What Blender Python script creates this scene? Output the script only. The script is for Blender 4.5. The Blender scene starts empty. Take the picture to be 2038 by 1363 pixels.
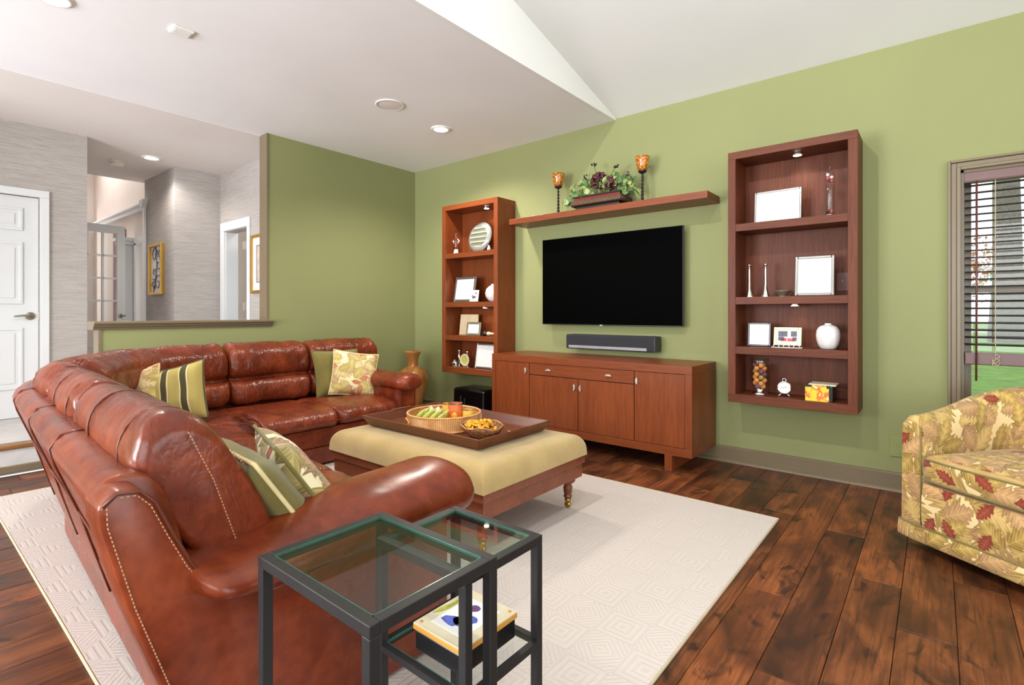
import bpy, bmesh, math, random
from mathutils import Vector, Matrix, Euler, noise

random.seed(7)
scene = bpy.context.scene
COL = scene.collection
R = math.radians
PI = math.pi

# ------------------------------------------------------------------ camera
cam_d = bpy.data.cameras.new('camera')
cam_d.sensor_width = 36.0
cam_d.lens = 36.0 * 1033.2 / 2038.0
cam_d.shift_y = -(681.5 - 622.0) / 2038.0
cam_d.clip_start = 0.05
cam_d.clip_end = 200
cam = bpy.data.objects.new('camera', cam_d)
COL.objects.link(cam)
cam.location = (0, 0, 1.1)
cam.rotation_euler = (R(90), 0, R(39.31))
scene.camera = cam

# ------------------------------------------------------------------ exposure / world / fill lights
vs = scene.view_settings
vs.view_transform = 'Standard'
vs.look = 'None'
vs.gamma = 1.0
vs.use_curve_mapping = False
vs.exposure = 0.0

world = bpy.data.worlds.new('world')
scene.world = world
world.use_nodes = True
bg = world.node_tree.nodes['Background']
bg.inputs[0].default_value = (0.93, 0.97, 1.0, 1)
bg.inputs[1].default_value = 1.5


def area_light(name, loc, rot, sx, sy, power, col=(1, 1, 1)):
    d = bpy.data.lights.new(name, 'AREA')
    d.shape = 'RECTANGLE'
    d.size, d.size_y = sx, sy
    d.energy = power
    d.color = col
    o = bpy.data.objects.new(name, d)
    COL.objects.link(o)
    o.location = loc
    o.rotation_euler = rot
    return o


# unseen fill lights added at the openings behind and beside the camera
area_light('fill_rear', (0.7, -3.32, 1.5), (R(108), 0, R(0)), 3.6, 2.3, 145, (0.92, 0.97, 1.0))
area_light('fill_side', (3.12, 0.2, 1.5), (R(104), 0, R(90)), 3.4, 2.2, 85, (0.92, 0.97, 1.0))
area_light('fill_rear_left', (-3.3, -3.32, 1.3), (R(118), 0, R(0)), 1.9, 2.1, 330, (0.95, 0.97, 1.0))  # added fill, tilted up to brighten the flat ceiling
area_light('fill_stairwell', (-9.3, 1.7, 4.2), (0, R(-48), 0), 1.4, .8, 50, (1.0, 0.96, 0.93))  # added fill, unseen, brightens the hall and french door
area_light('fill_hall_end', (-10.15, 1.7, 1.7), (R(90), 0, R(-90)), .8, 2.0, 9, (1.0, 0.97, 0.95))  # added fill in front of the closed hall end
area_light('fill_foyer_near', (-5.5, -1.3, 1.7), (R(95), 0, 0), 1.0, 1.8, 16, (1.0, 0.98, 0.96))  # added fill for the foyer, the wall behind it is solid
area_light('fill_far_room', (-7.9, 3.2, 1.6), (R(90), 0, R(180)), .7, 1.4, 6, (1.0, 0.95, 0.92))  # added fill, unseen, beyond the hall doorway
area_light('fill_far_room_top', (-5.5, 3.15, 2.5), (0, 0, 0), .6, .4, 9, (1.0, 0.93, 0.85))  # added overhead fill without a fitting, beyond the open door

# ------------------------------------------------------------------ colour / material helpers


def srgb(r, g, b):
    def f(c):
        c /= 255.0
        return c / 12.92 if c <= 0.04045 else ((c + 0.055) / 1.055) ** 2.4
    return (f(r), f(g), f(b), 1.0)


class NT:
    """tiny wrapper to write node trees as expressions"""

    def __init__(self, name):
        self.m = bpy.data.materials.new(name)
        self.m.use_nodes = True
        self.t = self.m.node_tree
        self.n = self.t.nodes
        self.b = self.n['Principled BSDF']
        self.out = self.n['Material Output']

    def link(self, a, b):
        self.t.links.new(a, b)

    def put(self, sock, v):
        if hasattr(v, 'is_output'):
            self.link(v, sock)
        elif v is not None:
            sock.default_value = v

    def tc(self, which='Object'):
        return self.n.new('ShaderNodeTexCoord').outputs[which]

    def math(self, op, a, b=None, c=None, clamp=False):
        x = self.n.new('ShaderNodeMath')
        x.operation = op
        x.use_clamp = clamp
        self.put(x.inputs[0], a)
        if b is not None:
            self.put(x.inputs[1], b)
        if c is not None:
            self.put(x.inputs[2], c)
        return x.outputs[0]

    def vmath(self, op, a, b=None):
        x = self.n.new('ShaderNodeVectorMath')
        x.operation = op
        self.put(x.inputs[0], a)
        if b is not None:
            self.put(x.inputs[1], b)
        return x.outputs[0]

    def sep(self, v):
        x = self.n.new('ShaderNodeSeparateXYZ')
        self.put(x.inputs[0], v)
        return x.outputs

    def comb(self, x, y, z):
        c = self.n.new('ShaderNodeCombineXYZ')
        for i, v in enumerate((x, y, z)):
            self.put(c.inputs[i], v)
        return c.outputs[0]

    def mix(self, f, a, b):
        x = self.n.new('ShaderNodeMix')
        x.data_type = 'RGBA'
        self.put(x.inputs[0], f)
        self.put(x.inputs[6], a)
        self.put(x.inputs[7], b)
        return x.outputs[2]

    def ramp(self, f, stops, interp='LINEAR'):
        x = self.n.new('ShaderNodeValToRGB')
        x.color_ramp.interpolation = interp
        e = x.color_ramp.elements
        while len(e) < len(stops):
            e.new(0.5)
        for i, (p, c) in enumerate(stops):
            e[i].position = p
            e[i].color = c
        self.put(x.inputs[0], f)
        return x.outputs[0]

    def noise(self, v, scale, detail=2.0, rough=0.5, dist=0.0):
        x = self.n.new('ShaderNodeTexNoise')
        self.put(x.inputs['Vector'], v)
        x.inputs['Scale'].default_value = scale
        x.inputs['Detail'].default_value = detail
        x.inputs['Roughness'].default_value = rough
        x.inputs['Distortion'].default_value = dist
        return x.outputs[0]

    def voro(self, v, scale=1.0, feature='F1', dim='2D', rnd=1.0):
        x = self.n.new('ShaderNodeTexVoronoi')
        x.voronoi_dimensions = dim
        x.feature = feature
        self.put(x.inputs['Vector'], v)
        x.inputs['Scale'].default_value = scale
        x.inputs['Randomness'].default_value = rnd
        return x.outputs

    def mapping(self, v, scale=(1, 1, 1), loc=(0, 0, 0), rot=(0, 0, 0)):
        x = self.n.new('ShaderNodeMapping')
        self.put(x.inputs[0], v)
        x.inputs[1].default_value = loc
        x.inputs[2].default_value = rot
        x.inputs[3].default_value = scale
        return x.outputs[0]

    def bump(self, h, strength=0.3, dist=0.01):
        x = self.n.new('ShaderNodeBump')
        x.inputs['Strength'].default_value = strength
        x.inputs['Distance'].default_value = dist
        self.put(x.inputs['Height'], h)
        self.link(x.outputs[0], self.b.inputs['Normal'])

    def info_random(self):
        return self.n.new('ShaderNodeObjectInfo').outputs['Random']

    def base(self, c):
        self.put(self.b.inputs['Base Color'], c)

    def set(self, rough=0.5, metal=0.0, spec=0.5, **k):
        self.put(self.b.inputs['Roughness'], rough)
        self.put(self.b.inputs['Metallic'], metal)
        self.put(self.b.inputs['Specular IOR Level'], spec)
        for a, v in k.items():
            self.put(self.b.inputs[a.replace('_', ' ')], v)
        return self.m


M = {}


def plain(name, col, rough=0.5, metal=0.0, spec=0.5, var=0.06, scale=12.0, bump=0.0, bscale=200.0, **k):
    nt = NT(name)
    c = srgb(*col)
    n = nt.noise(nt.tc(), scale, 3)
    lo = tuple(x * (1 - var) for x in c[:3]) + (1,)
    hi = tuple(min(1, x * (1 + var)) for x in c[:3]) + (1,)
    nt.base(nt.ramp(n, [(0.3, lo), (0.7, hi)]))
    if bump:
        nt.bump(nt.noise(nt.tc(), bscale, 2), bump, 0.004)
    M[name] = nt.set(rough, metal, spec, **k)
    return M[name]


def wood(name, dark, light, axis='X', scale=1.0, rough=0.35, spec=0.5, bump=0.05):
    nt = NT(name)
    co = nt.tc()
    s = {'X': (3, 60, 60), 'Y': (60, 3, 60), 'Z': (60, 60, 3)}[axis]
    s2 = {'X': (.5, 5, 5), 'Y': (5, .5, 5), 'Z': (5, 5, .5)}[axis]
    f = nt.noise(nt.mapping(co, tuple(x * scale for x in s)), 2.0, 5, 0.6)
    g = nt.noise(nt.mapping(co, tuple(x * scale for x in s2)), 1.5, 3, 0.5, 0.4)
    v = nt.math('ADD', nt.math('MULTIPLY', f, 0.6), nt.math('MULTIPLY', g, 0.4))
    nt.base(nt.ramp(v, [(0.32, srgb(*dark)), (0.68, srgb(*light))]))
    nt.bump(f, bump, 0.002)
    M[name] = nt.set(rough, 0, spec)
    return M[name]


def leaf_layer(nt, uv, scale, seed, halfw, half, lobes):
    """random leaves, one to a Voronoi cell, in uv metres: returns mask, vein value, cell colour"""
    p = nt.mapping(uv, (scale, scale, 1), (seed, seed * 1.7, 0))
    v = nt.voro(p, 1.0, 'F1', '2D', 0.75)
    rel = nt.sep(nt.vmath('SUBTRACT', p, v['Position']))
    cc = nt.n.new('ShaderNodeSeparateColor')
    nt.link(v['Color'], cc.inputs[0])
    ang = nt.math('MULTIPLY', cc.outputs[0], 6.283)
    ca, sa = nt.math('COSINE', ang), nt.math('SINE', ang)
    u = nt.math('ADD', nt.math('MULTIPLY', rel[0], ca), nt.math('MULTIPLY', rel[1], sa))
    w = nt.math('SUBTRACT', nt.math('MULTIPLY', rel[1], ca), nt.math('MULTIPLY', rel[0], sa))
    aw = nt.math('ABSOLUTE', w)
    q = nt.math('MULTIPLY', u, 1.0 / half)
    env = nt.math('SUBTRACT', 1.0, nt.math('MULTIPLY', q, q))
    lob = nt.math('ADD', 1.0, nt.math('MULTIPLY', nt.math('SINE', nt.math('MULTIPLY', nt.math('SUBTRACT', u, nt.math('MULTIPLY', aw, 0.6)), lobes)), 0.2))
    wid = nt.math('MULTIPLY', nt.math('MULTIPLY', env, lob), halfw)
    dlt = nt.math('SUBTRACT', wid, aw)
    mask = nt.math('MULTIPLY', dlt, 28.0, clamp=True)
    rib = nt.math('SINE', nt.math('MULTIPLY', nt.math('SUBTRACT', u, nt.math('MULTIPLY', aw, 1.1)), 52.0))
    vein = nt.math('MULTIPLY', nt.math('SUBTRACT', rib, 0.35), 1.6, clamp=True)
    mid = nt.math('SUBTRACT', 1.0, nt.math('MULTIPLY', aw, 40.0), clamp=True)
    vein = nt.math('MAXIMUM', vein, mid)
    shade = nt.math('ADD', nt.math('MULTIPLY', dlt, 3.0), nt.math('MULTIPLY', u, 0.5), clamp=True)
    return mask, vein, shade, cc.outputs[1], cc.outputs[2]


def floral(name, ground, pal, reds, scale=7.0):
    nt = NT(name)
    uv = nt.tc('UV')
    col = srgb(*ground)
    layers = [(scale, 0.3, .46, .7, 30, pal[0], 1.1), (scale * 1.1, 5.1, .36, .62, 34, pal[1], .9),
              (scale * 1.2, 9.7, .33, .58, 26, pal[2], .72), (scale * 1.35, 14.2, .22, .46, 38, reds, .34)]
    for sc, sd, hw, hf, lb, (dk, lt), keep in layers:
        mask, vein, shade, g, b = leaf_layer(nt, uv, sc, sd, hw, hf, lb)
        body = nt.mix(shade, srgb(*dk), srgb(*lt))
        body = nt.mix(nt.math('MULTIPLY', g, 0.55), body, srgb(*dk))
        hi = tuple(min(255, int(c * 1.18 + 14)) for c in lt)
        body = nt.mix(nt.math('MULTIPLY', vein, 0.24), body, srgb(*hi))
        on = nt.math('LESS_THAN', b, keep)
        col = nt.mix(nt.math('MULTIPLY', mask, on), col, body)
    nt.base(col)
    nt.bump(nt.noise(nt.mapping(uv, (900, 900, 1)), 1, 1), 0.15, 0.002)
    M[name] = nt.set(0.85, 0, 0.25, Sheen_Weight=0.15)


# ---- paint and setting
def paint(name, col, spec=0.25, rough=0.7, bscale=350):
    nt = NT(name)
    c = srgb(*col)
    n = nt.noise(nt.tc(), 1.2, 2)
    nt.base(nt.ramp(n, [(0.3, tuple(x * .97 for x in c[:3]) + (1,)), (0.7, tuple(min(1, x * 1.03) for x in c[:3]) + (1,))]))
    nt.bump(nt.noise(nt.tc(), bscale, 2), 0.08, 0.002)
    M[name] = nt.set(rough, 0, spec)


paint('green_paint', (141, 144, 98))
paint('ceiling_paint', (243, 241, 243), 0.1, 0.9)
paint('vault_paint', (240, 240, 238), 0.1, 0.9)
paint('dimmed_ceiling_paint', (232, 224, 220), 0.1, 0.9)  # the foyer's weaker light is put into this darker ceiling colour
paint('cream_paint', (232, 222, 215), 0.1, 0.85)
paint('white_trim', (222, 223, 225), 0.4, 0.4)
paint('taupe_trim', (121, 106, 83), 0.5, 0.33)
paint('white_plastic', (238, 236, 230), 0.4, 0.4)
paint('outlet_green', (140, 148, 90), 0.4, 0.4)


def grasscloth():
    nt = NT('grasscloth')
    co = nt.tc()
    a = nt.noise(nt.mapping(co, (6, 6, 160)), 1.0, 4, 0.7)
    b = nt.noise(nt.mapping(co, (60, 60, 500)), 1.0, 2, 0.6)
    v = nt.math('ADD', nt.math('MULTIPLY', a, .65), nt.math('MULTIPLY', b, .35))
    nt.base(nt.ramp(v, [(0.3, srgb(152, 144, 139)), (0.5, srgb(180, 173, 168)), (0.72, srgb(202, 195, 190))]))
    nt.bump(v, 0.25, 0.003)
    M['grasscloth'] = nt.set(0.8, 0, 0.2)


grasscloth()


def plank_mat():
    nt = NT('plank_wood')
    co = nt.tc()
    rnd = nt.info_random()
    off = nt.comb(nt.math('MULTIPLY', rnd, 37.0), nt.math('MULTIPLY', rnd, 91.0), 0.0)
    p = nt.vmath('ADD', co, off)
    grain = nt.noise(nt.mapping(p, (70, 3.0, 1)), 1.0, 6, 0.65, 0.3)
    cloud = nt.noise(nt.mapping(p, (7, 2.4, 1)), 1.0, 4, 0.6, 0.6)
    knot = nt.noise(nt.mapping(p, (9, 5.5, 1)), 1.0, 3, 0.55, 1.2)
    base = nt.ramp(cloud, [(0.28, srgb(50, 29, 19)), (0.46, srgb(100, 55, 30)), (0.68, srgb(146, 85, 46))])
    base = nt.mix(nt.math('MULTIPLY', nt.math('SUBTRACT', grain, 0.46), 4.0, clamp=True), base, srgb(66, 38, 24))
    k = nt.math('MULTIPLY', nt.math('SUBTRACT', knot, 0.57), 8.0, clamp=True)
    base = nt.mix(nt.math('MULTIPLY', k, 0.8), base, srgb(26, 16, 12))
    tone = nt.ramp(rnd, [(0.0, (0.62, 0.60, 0.60, 1)), (0.5, (0.95, .95, .95, 1)), (1.0, (1.25, 1.15, 1.05, 1))])
    x = nt.n.new('ShaderNodeMix')
    x.data_type = 'RGBA'
    x.blend_type = 'MULTIPLY'
    x.inputs[0].default_value = 1.0
    nt.link(base, x.inputs[6])
    nt.link(tone, x.inputs[7])
    nt.base(x.outputs[2])
    nt.bump(grain, 0.12, 0.002)
    r = nt.math('ADD', 0.30, nt.math('MULTIPLY', cloud, 0.2))
    M['plank_wood'] = nt.set(r, 0, 0.45)


plank_mat()


def rug_mat():
    nt = NT('rug_wool')
    co = nt.sep(nt.tc())
    cell = 0.155

    def tri(v, off):
        return nt.math('ABSOLUTE', nt.math('SUBTRACT', nt.math('FRACT', nt.math('ADD', nt.math('DIVIDE', v, cell), off)), 0.5))
    ax, ay = tri(co[0], 0.0), tri(co[1], 0.0)
    dia = nt.math('ADD', ax, ay)
    sq = nt.math('MAXIMUM', ax, ay)
    chk = nt.math('FLOOR', nt.math('DIVIDE', co[0], cell))
    chk2 = nt.math('FLOOR', nt.math('DIVIDE', co[1], cell))
    par = nt.math('ABSOLUTE', nt.math('MODULO', nt.math('ADD', chk, chk2), 2.0))
    m = nt.math('ADD', nt.math('MULTIPLY', dia, nt.math('SUBTRACT', 1.0, par)), nt.math('MULTIPLY', sq, par))
    rings = nt.math('SINE', nt.math('MULTIPLY', m, 44.0))
    line = nt.math('MULTIPLY', nt.math('SUBTRACT', rings, 0.25), 3.0, clamp=True)
    fuzz = nt.noise(nt.tc(), 420, 2, 0.7)
    rib = nt.noise(nt.mapping(nt.tc(), (30, 180, 1)), 1.0, 2)
    c = nt.mix(nt.math('MULTIPLY', line, 0.4), srgb(208, 198, 192), srgb(194, 184, 177))
    c = nt.mix(nt.math('MULTIPLY', fuzz, 0.25), c, srgb(190, 178, 168))
    nt.base(c)
    h = nt.math('SUBTRACT', nt.math('ADD', nt.math('MULTIPLY', fuzz, 0.35), nt.math('MULTIPLY', rib, .15)), nt.math('MULTIPLY', line, 0.75))
    nt.bump(h, 0.4, 0.005)
    M['rug_wool'] = nt.set(0.95, 0, 0.1)


rug_mat()
plain('rug_binding', (196, 178, 150), 0.9, bump=0.3, bscale=400)


def leather(name, crease):
    nt = NT(name)
    co = nt.tc()
    cl = nt.noise(co, 5.0, 4, 0.6)
    fine = nt.noise(co, 26.0, 4, 0.6)
    v = nt.math('ADD', nt.math('MULTIPLY', cl, .7), nt.math('MULTIPLY', fine, .3))
    nt.base(nt.ramp(v, [(0.3, srgb(82, 29, 14)), (0.52, srgb(119, 48, 24)), (0.72, srgb(152, 71, 38))]))
    h = nt.math('MULTIPLY', nt.noise(co, 14.0, 2, 0.5), .16)
    if crease:
        n = nt.noise(nt.mapping(co, (9, 9, 5), rot=(.3, .2, .5)), 1.0, 3, 0.55, 1.3)
        rg = nt.math('SUBTRACT', 1.0, nt.math('ABSOLUTE', nt.math('MULTIPLY', nt.math('SUBTRACT', n, 0.5), 5.0)), clamp=True)
        n2 = nt.noise(nt.mapping(co, (24, 24, 13), rot=(.1, .5, .2)), 1.0, 2, 0.5, 1.0)
        r2 = nt.math('SUBTRACT', 1.0, nt.math('ABSOLUTE', nt.math('MULTIPLY', nt.math('SUBTRACT', n2, 0.5), 5.0)), clamp=True)
        h = nt.math('SUBTRACT', h, nt.math('MULTIPLY', nt.math('POWER', rg, 1.5), crease))
        h = nt.math('SUBTRACT', h, nt.math('MULTIPLY', nt.math('POWER', r2, 1.5), crease * .4))
    nt.bump(h, 0.5, 0.012)
    r = nt.math('ADD', 0.20, nt.math('MULTIPLY', cl, 0.16))
    M[name] = nt.set(r, 0, 0.4)


leather('leather', 0.0)
leather('leather_soft', 0.36)
leather('leather_mild', 0.13)
plain('stitch', (196, 150, 116), 0.7)
plain('leather_piping', (98, 44, 28), 0.4)
wood('cherry_x', (102, 46, 19), (140, 70, 33), 'X', spec=.35)
wood('cherry_z', (102, 46, 19), (140, 70, 33), 'Z', spec=.35)
wood('walnut_x', (76, 35, 20), (114, 60, 36), 'X', spec=.22, rough=.45)
wood('walnut_z', (76, 35, 20), (114, 60, 36), 'Z', spec=.22, rough=.45)
wood('ottoman_wood', (96, 46, 28), (140, 76, 48), 'X', rough=0.3)
wood('ottoman_wood_y', (96, 46, 28), (140, 76, 48), 'Y', rough=0.3)
wood('tray_wood', (80, 38, 23), (118, 60, 37), 'X', rough=0.28)
wood('tray_floor_wood', (86, 42, 26), (128, 66, 40), 'X', rough=0.25)
wood('step_wood', (84, 54, 28), (164, 112, 60), 'Y', 0.5)
plain('black_metal', (44, 43, 44), 0.45, 0.3, 0.5, bump=0.05)
plain('silver', (214, 210, 206), 0.22, 1.0)
plain('frame_silver', (148, 144, 140), 0.3, 0.9)
plain('bright_silver', (235, 232, 228), 0.12, 1.0)
plain('nickel', (216, 208, 196), 0.38, 0.85)
plain('satin_nickel', (150, 142, 128), 0.35, 0.9)
plain('pewter', (150, 142, 118), 0.4, 0.7)
plain('brass', (190, 150, 80), 0.25, 1.0)
plain('gold', (206, 164, 76), 0.35, 0.8)
plain('black_gloss', (10, 10, 11), 0.12, 0, 0.6)
plain('tv_screen', (1, 1, 1), 0.6, 0, 0.02)
plain('tv_edge', (52, 50, 56), 0.4, 0.3)
plain('soundbar_cloth', (40, 40, 46), 0.85, bump=0.4, bscale=900)
plain('soundbar_strip', (146, 144, 150), 0.5, 0.2)
plain('paper', (250, 245, 243), 0.9, 0, 0.1, var=0.005)
plain('ceramic_white', (228, 224, 222), 0.2, 0, 0.5, var=0.02)
plain('beige_carved', (226, 202, 166), 0.7)
plain('mint_frame', (196, 214, 184), 0.5)
plain('dark_frame', (34, 30, 34), 0.25, 0, 0.6)
plain('bone', (226, 204, 168), 0.5)
plain('orange_candle', (206, 104, 46), 0.45)
plain('yellow_candle', (214, 168, 60), 0.45)
plain('pod_green', (186, 190, 96), 0.6, var=0.15, scale=40)
plain('pod_white', (216, 208, 170), 0.6)
plain('peel', (222, 156, 30), 0.55, var=0.25, scale=60)
plain('ball_orange', (222, 140, 70), 0.75, bump=0.6, bscale=120, var=.2, scale=90)
plain('ball_olive', (160, 140, 60), 0.75, bump=0.6, bscale=120, var=.2, scale=90)
plain('ball_purple', (120, 74, 92), 0.75, bump=0.6, bscale=120, var=.2, scale=90)
plain('ivy', (92, 126, 66), 0.5, var=.3, scale=30)
plain('ivy_pale', (164, 180, 110), 0.5, var=.3, scale=30)
plain('stem_green', (84, 92, 48), 0.6)
plain('grape', (74, 24, 34), 0.25, 0, 0.6, var=.3, scale=60)
plain('berry_dark', (40, 28, 40), 0.3)
plain('planter_black', (30, 26, 24), 0.35)
plain('planter_red', (118, 34, 22), 0.3)
plain('planter_rope', (66, 46, 32), 0.5)
plain('bark_brown', (104, 76, 52), 0.5)
plain('iron', (38, 34, 32), 0.4, 0.4)
plain('box_yellow', (226, 178, 40), 0.4, var=.1)
plain('box_orange', (222, 124, 34), 0.4)
plain('box_black', (22, 22, 24), 0.3)
plain('wood_pale', (228, 214, 184), 0.5)
plain('wood_honey', (214, 150, 66), 0.4)
plain('print_blue', (74, 92, 190), 0.5, var=.4, scale=60)
plain('print_green', (170, 172, 60), 0.5, var=.3, scale=60)
plain('print_violet', (96, 50, 110), 0.5, var=.4, scale=80)
plain('print_red', (200, 70, 78), 0.5, var=.3, scale=60)
plain('print_grey', (92, 90, 104), 0.5, var=.2, scale=60)
plain('blind_wood', (34, 22, 20), 0.5, 0, 0.15)
plain('blind_valance', (112, 84, 82), 0.35)
plain('wand_wood', (92, 44, 38), 0.35)
plain('cord_tan', (190, 172, 140), 0.8)
plain('lawn_grass', (112, 150, 66), 0.9, var=.25, scale=3)
plain('bark', (136, 126, 120), 0.9, var=.25, scale=8, bump=.6, bscale=20)
plain('leaf_autumn', (206, 150, 110), 0.8, var=.3, scale=2)
plain('leaf_green_far', (120, 150, 96), 0.8, var=.3, scale=2)
plain('concrete', (196, 192, 190), 0.9)
plain('white_cable', (226, 226, 226), 0.5)
plain('dark_void', (40, 34, 32), 0.8)
plain('picture_mat', (240, 232, 226), 0.8)
plain('picture_art', (196, 180, 172), 0.7, var=.2, scale=14)
plain('detector_plastic', (232, 226, 214), 0.5)
plain('rose_paint', (142, 92, 96), 0.7)


def fabric(name, col, col2, bs=700):
    nt = NT(name)
    co = nt.tc()
    n = nt.noise(co, 260, 3, 0.7)
    big = nt.noise(co, 5, 2)
    v = nt.math('ADD', nt.math('MULTIPLY', n, .5), nt.math('MULTIPLY', big, .5))
    nt.base(nt.ramp(v, [(0.35, srgb(*col)), (0.65, srgb(*col2))]))
    nt.bump(nt.noise(co, bs, 2), 0.25, 0.003)
    M[name] = nt.set(0.9, 0, 0.2, Sheen_Weight=0.3)


fabric('ottoman_fabric', (168, 142, 90), (194, 166, 112))
fabric('olive_velvet', (108, 98, 47), (136, 124, 66))
fabric('stripe_dark', (70, 68, 48), (92, 88, 62))
floral('floral_chair', (230, 203, 150), [((150, 118, 62), (216, 182, 114)), ((146, 110, 72), (206, 164, 112)), ((132, 106, 46), (206, 172, 98))], ((118, 44, 30), (170, 88, 62)), 6.6)
floral('floral_pillow', (242, 226, 184), [((196, 168, 104), (232, 212, 156)), ((178, 140, 96), (222, 190, 142)), ((176, 156, 84), (224, 200, 128))], ((178, 104, 70), (214, 148, 106)), 8.0)
floral('floral_pillow_large', (240, 226, 186), [((128, 112, 64), (202, 184, 128)), ((134, 104, 74), (196, 162, 124)), ((136, 120, 62), (206, 186, 122))], ((138, 62, 44), (188, 108, 82)), 6.2)
plain('cream_cord', (222, 204, 150), 0.8)


def stripes():
    nt = NT('stripe_fabric')
    u = nt.sep(nt.tc('UV'))[0]
    f = nt.math('FRACT', nt.math('MULTIPLY', u, 8.2))
    nt.base(nt.ramp(f, [(0.0, srgb(186, 168, 98)), (0.30, srgb(232, 214, 164)), (0.36, srgb(84, 78, 52)), (0.66, srgb(232, 214, 164)), (0.72, srgb(190, 172, 100))], 'CONSTANT'))
    nt.bump(nt.noise(nt.mapping(nt.tc('UV'), (900, 900, 1)), 1, 1), 0.15, 0.002)
    M['stripe_fabric'] = nt.set(0.85, 0, 0.2)


stripes()


def wicker():
    nt = NT('wicker')
    co = nt.sep(nt.tc())
    ang = nt.math('ARCTAN2', co[1], co[0])
    s = nt.math('SINE', nt.math('MULTIPLY', ang, 110.0))
    w = nt.math('SINE', nt.math('MULTIPLY', co[2], 900.0))
    v = nt.math('ADD', nt.math('MULTIPLY', s, .35), nt.math('MULTIPLY', w, .25))
    n = nt.noise(nt.tc(), 18, 3)
    nt.base(nt.ramp(nt.math('ADD', nt.math('MULTIPLY', v, .4), n), [(0.3, srgb(192, 130, 74)), (0.6, srgb(226, 172, 112)), (0.85, srgb(240, 200, 146))]))
    nt.bump(v, 0.4, 0.003)
    M['wicker'] = nt.set(0.6, 0, 0.3)


wicker()


def bark_bowl():
    nt = NT('woven_bowl')
    n = nt.noise(nt.mapping(nt.tc(), (60, 60, 160)), 1.0, 3)
    nt.base(nt.ramp(n, [(0.35, srgb(88, 52, 34)), (0.65, srgb(164, 112, 70))]))
    nt.bump(n, 0.5, 0.004)
    M['woven_bowl'] = nt.set(0.55, 0, 0.4)


bark_bowl()


def vase_mat():
    nt = NT('copper_vase')
    n = nt.noise(nt.mapping(nt.tc(), (7, 7, 3)), 1.0, 4, .6, 1.0)
    nt.base(nt.ramp(n, [(0.3, srgb(140, 84, 40)), (0.5, srgb(186, 124, 66)), (0.72, srgb(216, 160, 96))]))
    M['copper_vase'] = nt.set(0.28, 0.15, 0.6)


vase_mat()


def amber():
    nt = NT('amber_glass')
    n = nt.voro(nt.tc(), 60, 'F1', '3D')[0]
    nt.base(nt.ramp(n, [(0.1, srgb(250, 196, 90)), (0.5, srgb(206, 120, 34)), (0.9, srgb(120, 60, 16))]))
    M['amber_glass'] = nt.set(0.15, 0, 0.6, Transmission_Weight=0.25)


amber()


def arch_glass(name, tint, edge=0.0, gl=1.0):
    nt = NT(name)
    tr = nt.n.new('ShaderNodeBsdfTransparent')
    tr.inputs[0].default_value = tint
    g = nt.n.new('ShaderNodeBsdfGlossy')
    g.inputs['Roughness'].default_value = 0.02
    fr = nt.n.new('ShaderNodeLayerWeight')
    fr.inputs[0].default_value = 0.5
    fac = nt.math('ADD', 0.03, nt.math('MULTIPLY', nt.math('POWER', fr.outputs['Facing'], 4.0), 0.85))
    mx = nt.n.new('ShaderNodeMixShader')
    nt.link(nt.math('MULTIPLY', fac, gl), mx.inputs[0])
    nt.link(tr.outputs[0], mx.inputs[1])
    nt.link(g.outputs[0], mx.inputs[2])
    nt.link(mx.outputs[0], nt.out.inputs[0])
    M[name] = nt.m


arch_glass('clear_glass', (0.97, 0.98, 0.97, 1))
arch_glass('table_glass', (0.93, 0.955, 0.945, 1), gl=1.0)
plain('glass_edge', (52, 104, 92), 0.2, 0, 0.5)


def crystal(name, tint=(1, 1, 1, 1)):
    nt = NT(name)
    nt.base(tint)
    M[name] = nt.set(0.03, 0, 0.5, Transmission_Weight=1.0, IOR=1.45)


crystal('crystal')
plain('etched_glass', (168, 172, 168), 0.12, 0.3, 0.6)


def emit(name, col, strength):
    nt = NT(name)
    nt.base(srgb(*col))
    nt.put(nt.b.inputs['Emission Color'], srgb(*col))
    nt.put(nt.b.inputs['Emission Strength'], strength)
    M[name] = nt.m


emit('lamp_warm', (255, 236, 208), 14.0)
emit('lamp_white', (255, 250, 240), 12.0)


def plate_mat():
    nt = NT('etched_plate')
    z = nt.sep(nt.tc())[2]
    n = nt.noise(nt.mapping(nt.tc(), (6, 6, 30)), 1.0, 2)
    f = nt.math('FRACT', nt.math('ADD', nt.math('MULTIPLY', z, 21.0), nt.math('MULTIPLY', n, .3)))
    nt.base(nt.ramp(f, [(0.0, srgb(112, 112, 100)), (0.35, srgb(84, 100, 84)), (0.5, srgb(232, 226, 212)), (0.62, srgb(186, 156, 104)), (0.8, srgb(120, 124, 116))]))
    M['etched_plate'] = nt.set(0.15, 0.1, 0.6)


plate_mat()


def box_print():
    nt = NT('fruit_print')
    n = nt.noise(nt.tc(), 22, 2, .5, .5)
    nt.base(nt.ramp(n, [(0.35, srgb(240, 200, 50)), (0.5, srgb(232, 176, 40)), (0.56, srgb(220, 110, 40)), (0.66, srgb(232, 214, 120)), (0.74, srgb(110, 130, 60))], 'CONSTANT'))
    M['fruit_print'] = nt.set(0.35)


box_print()


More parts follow.
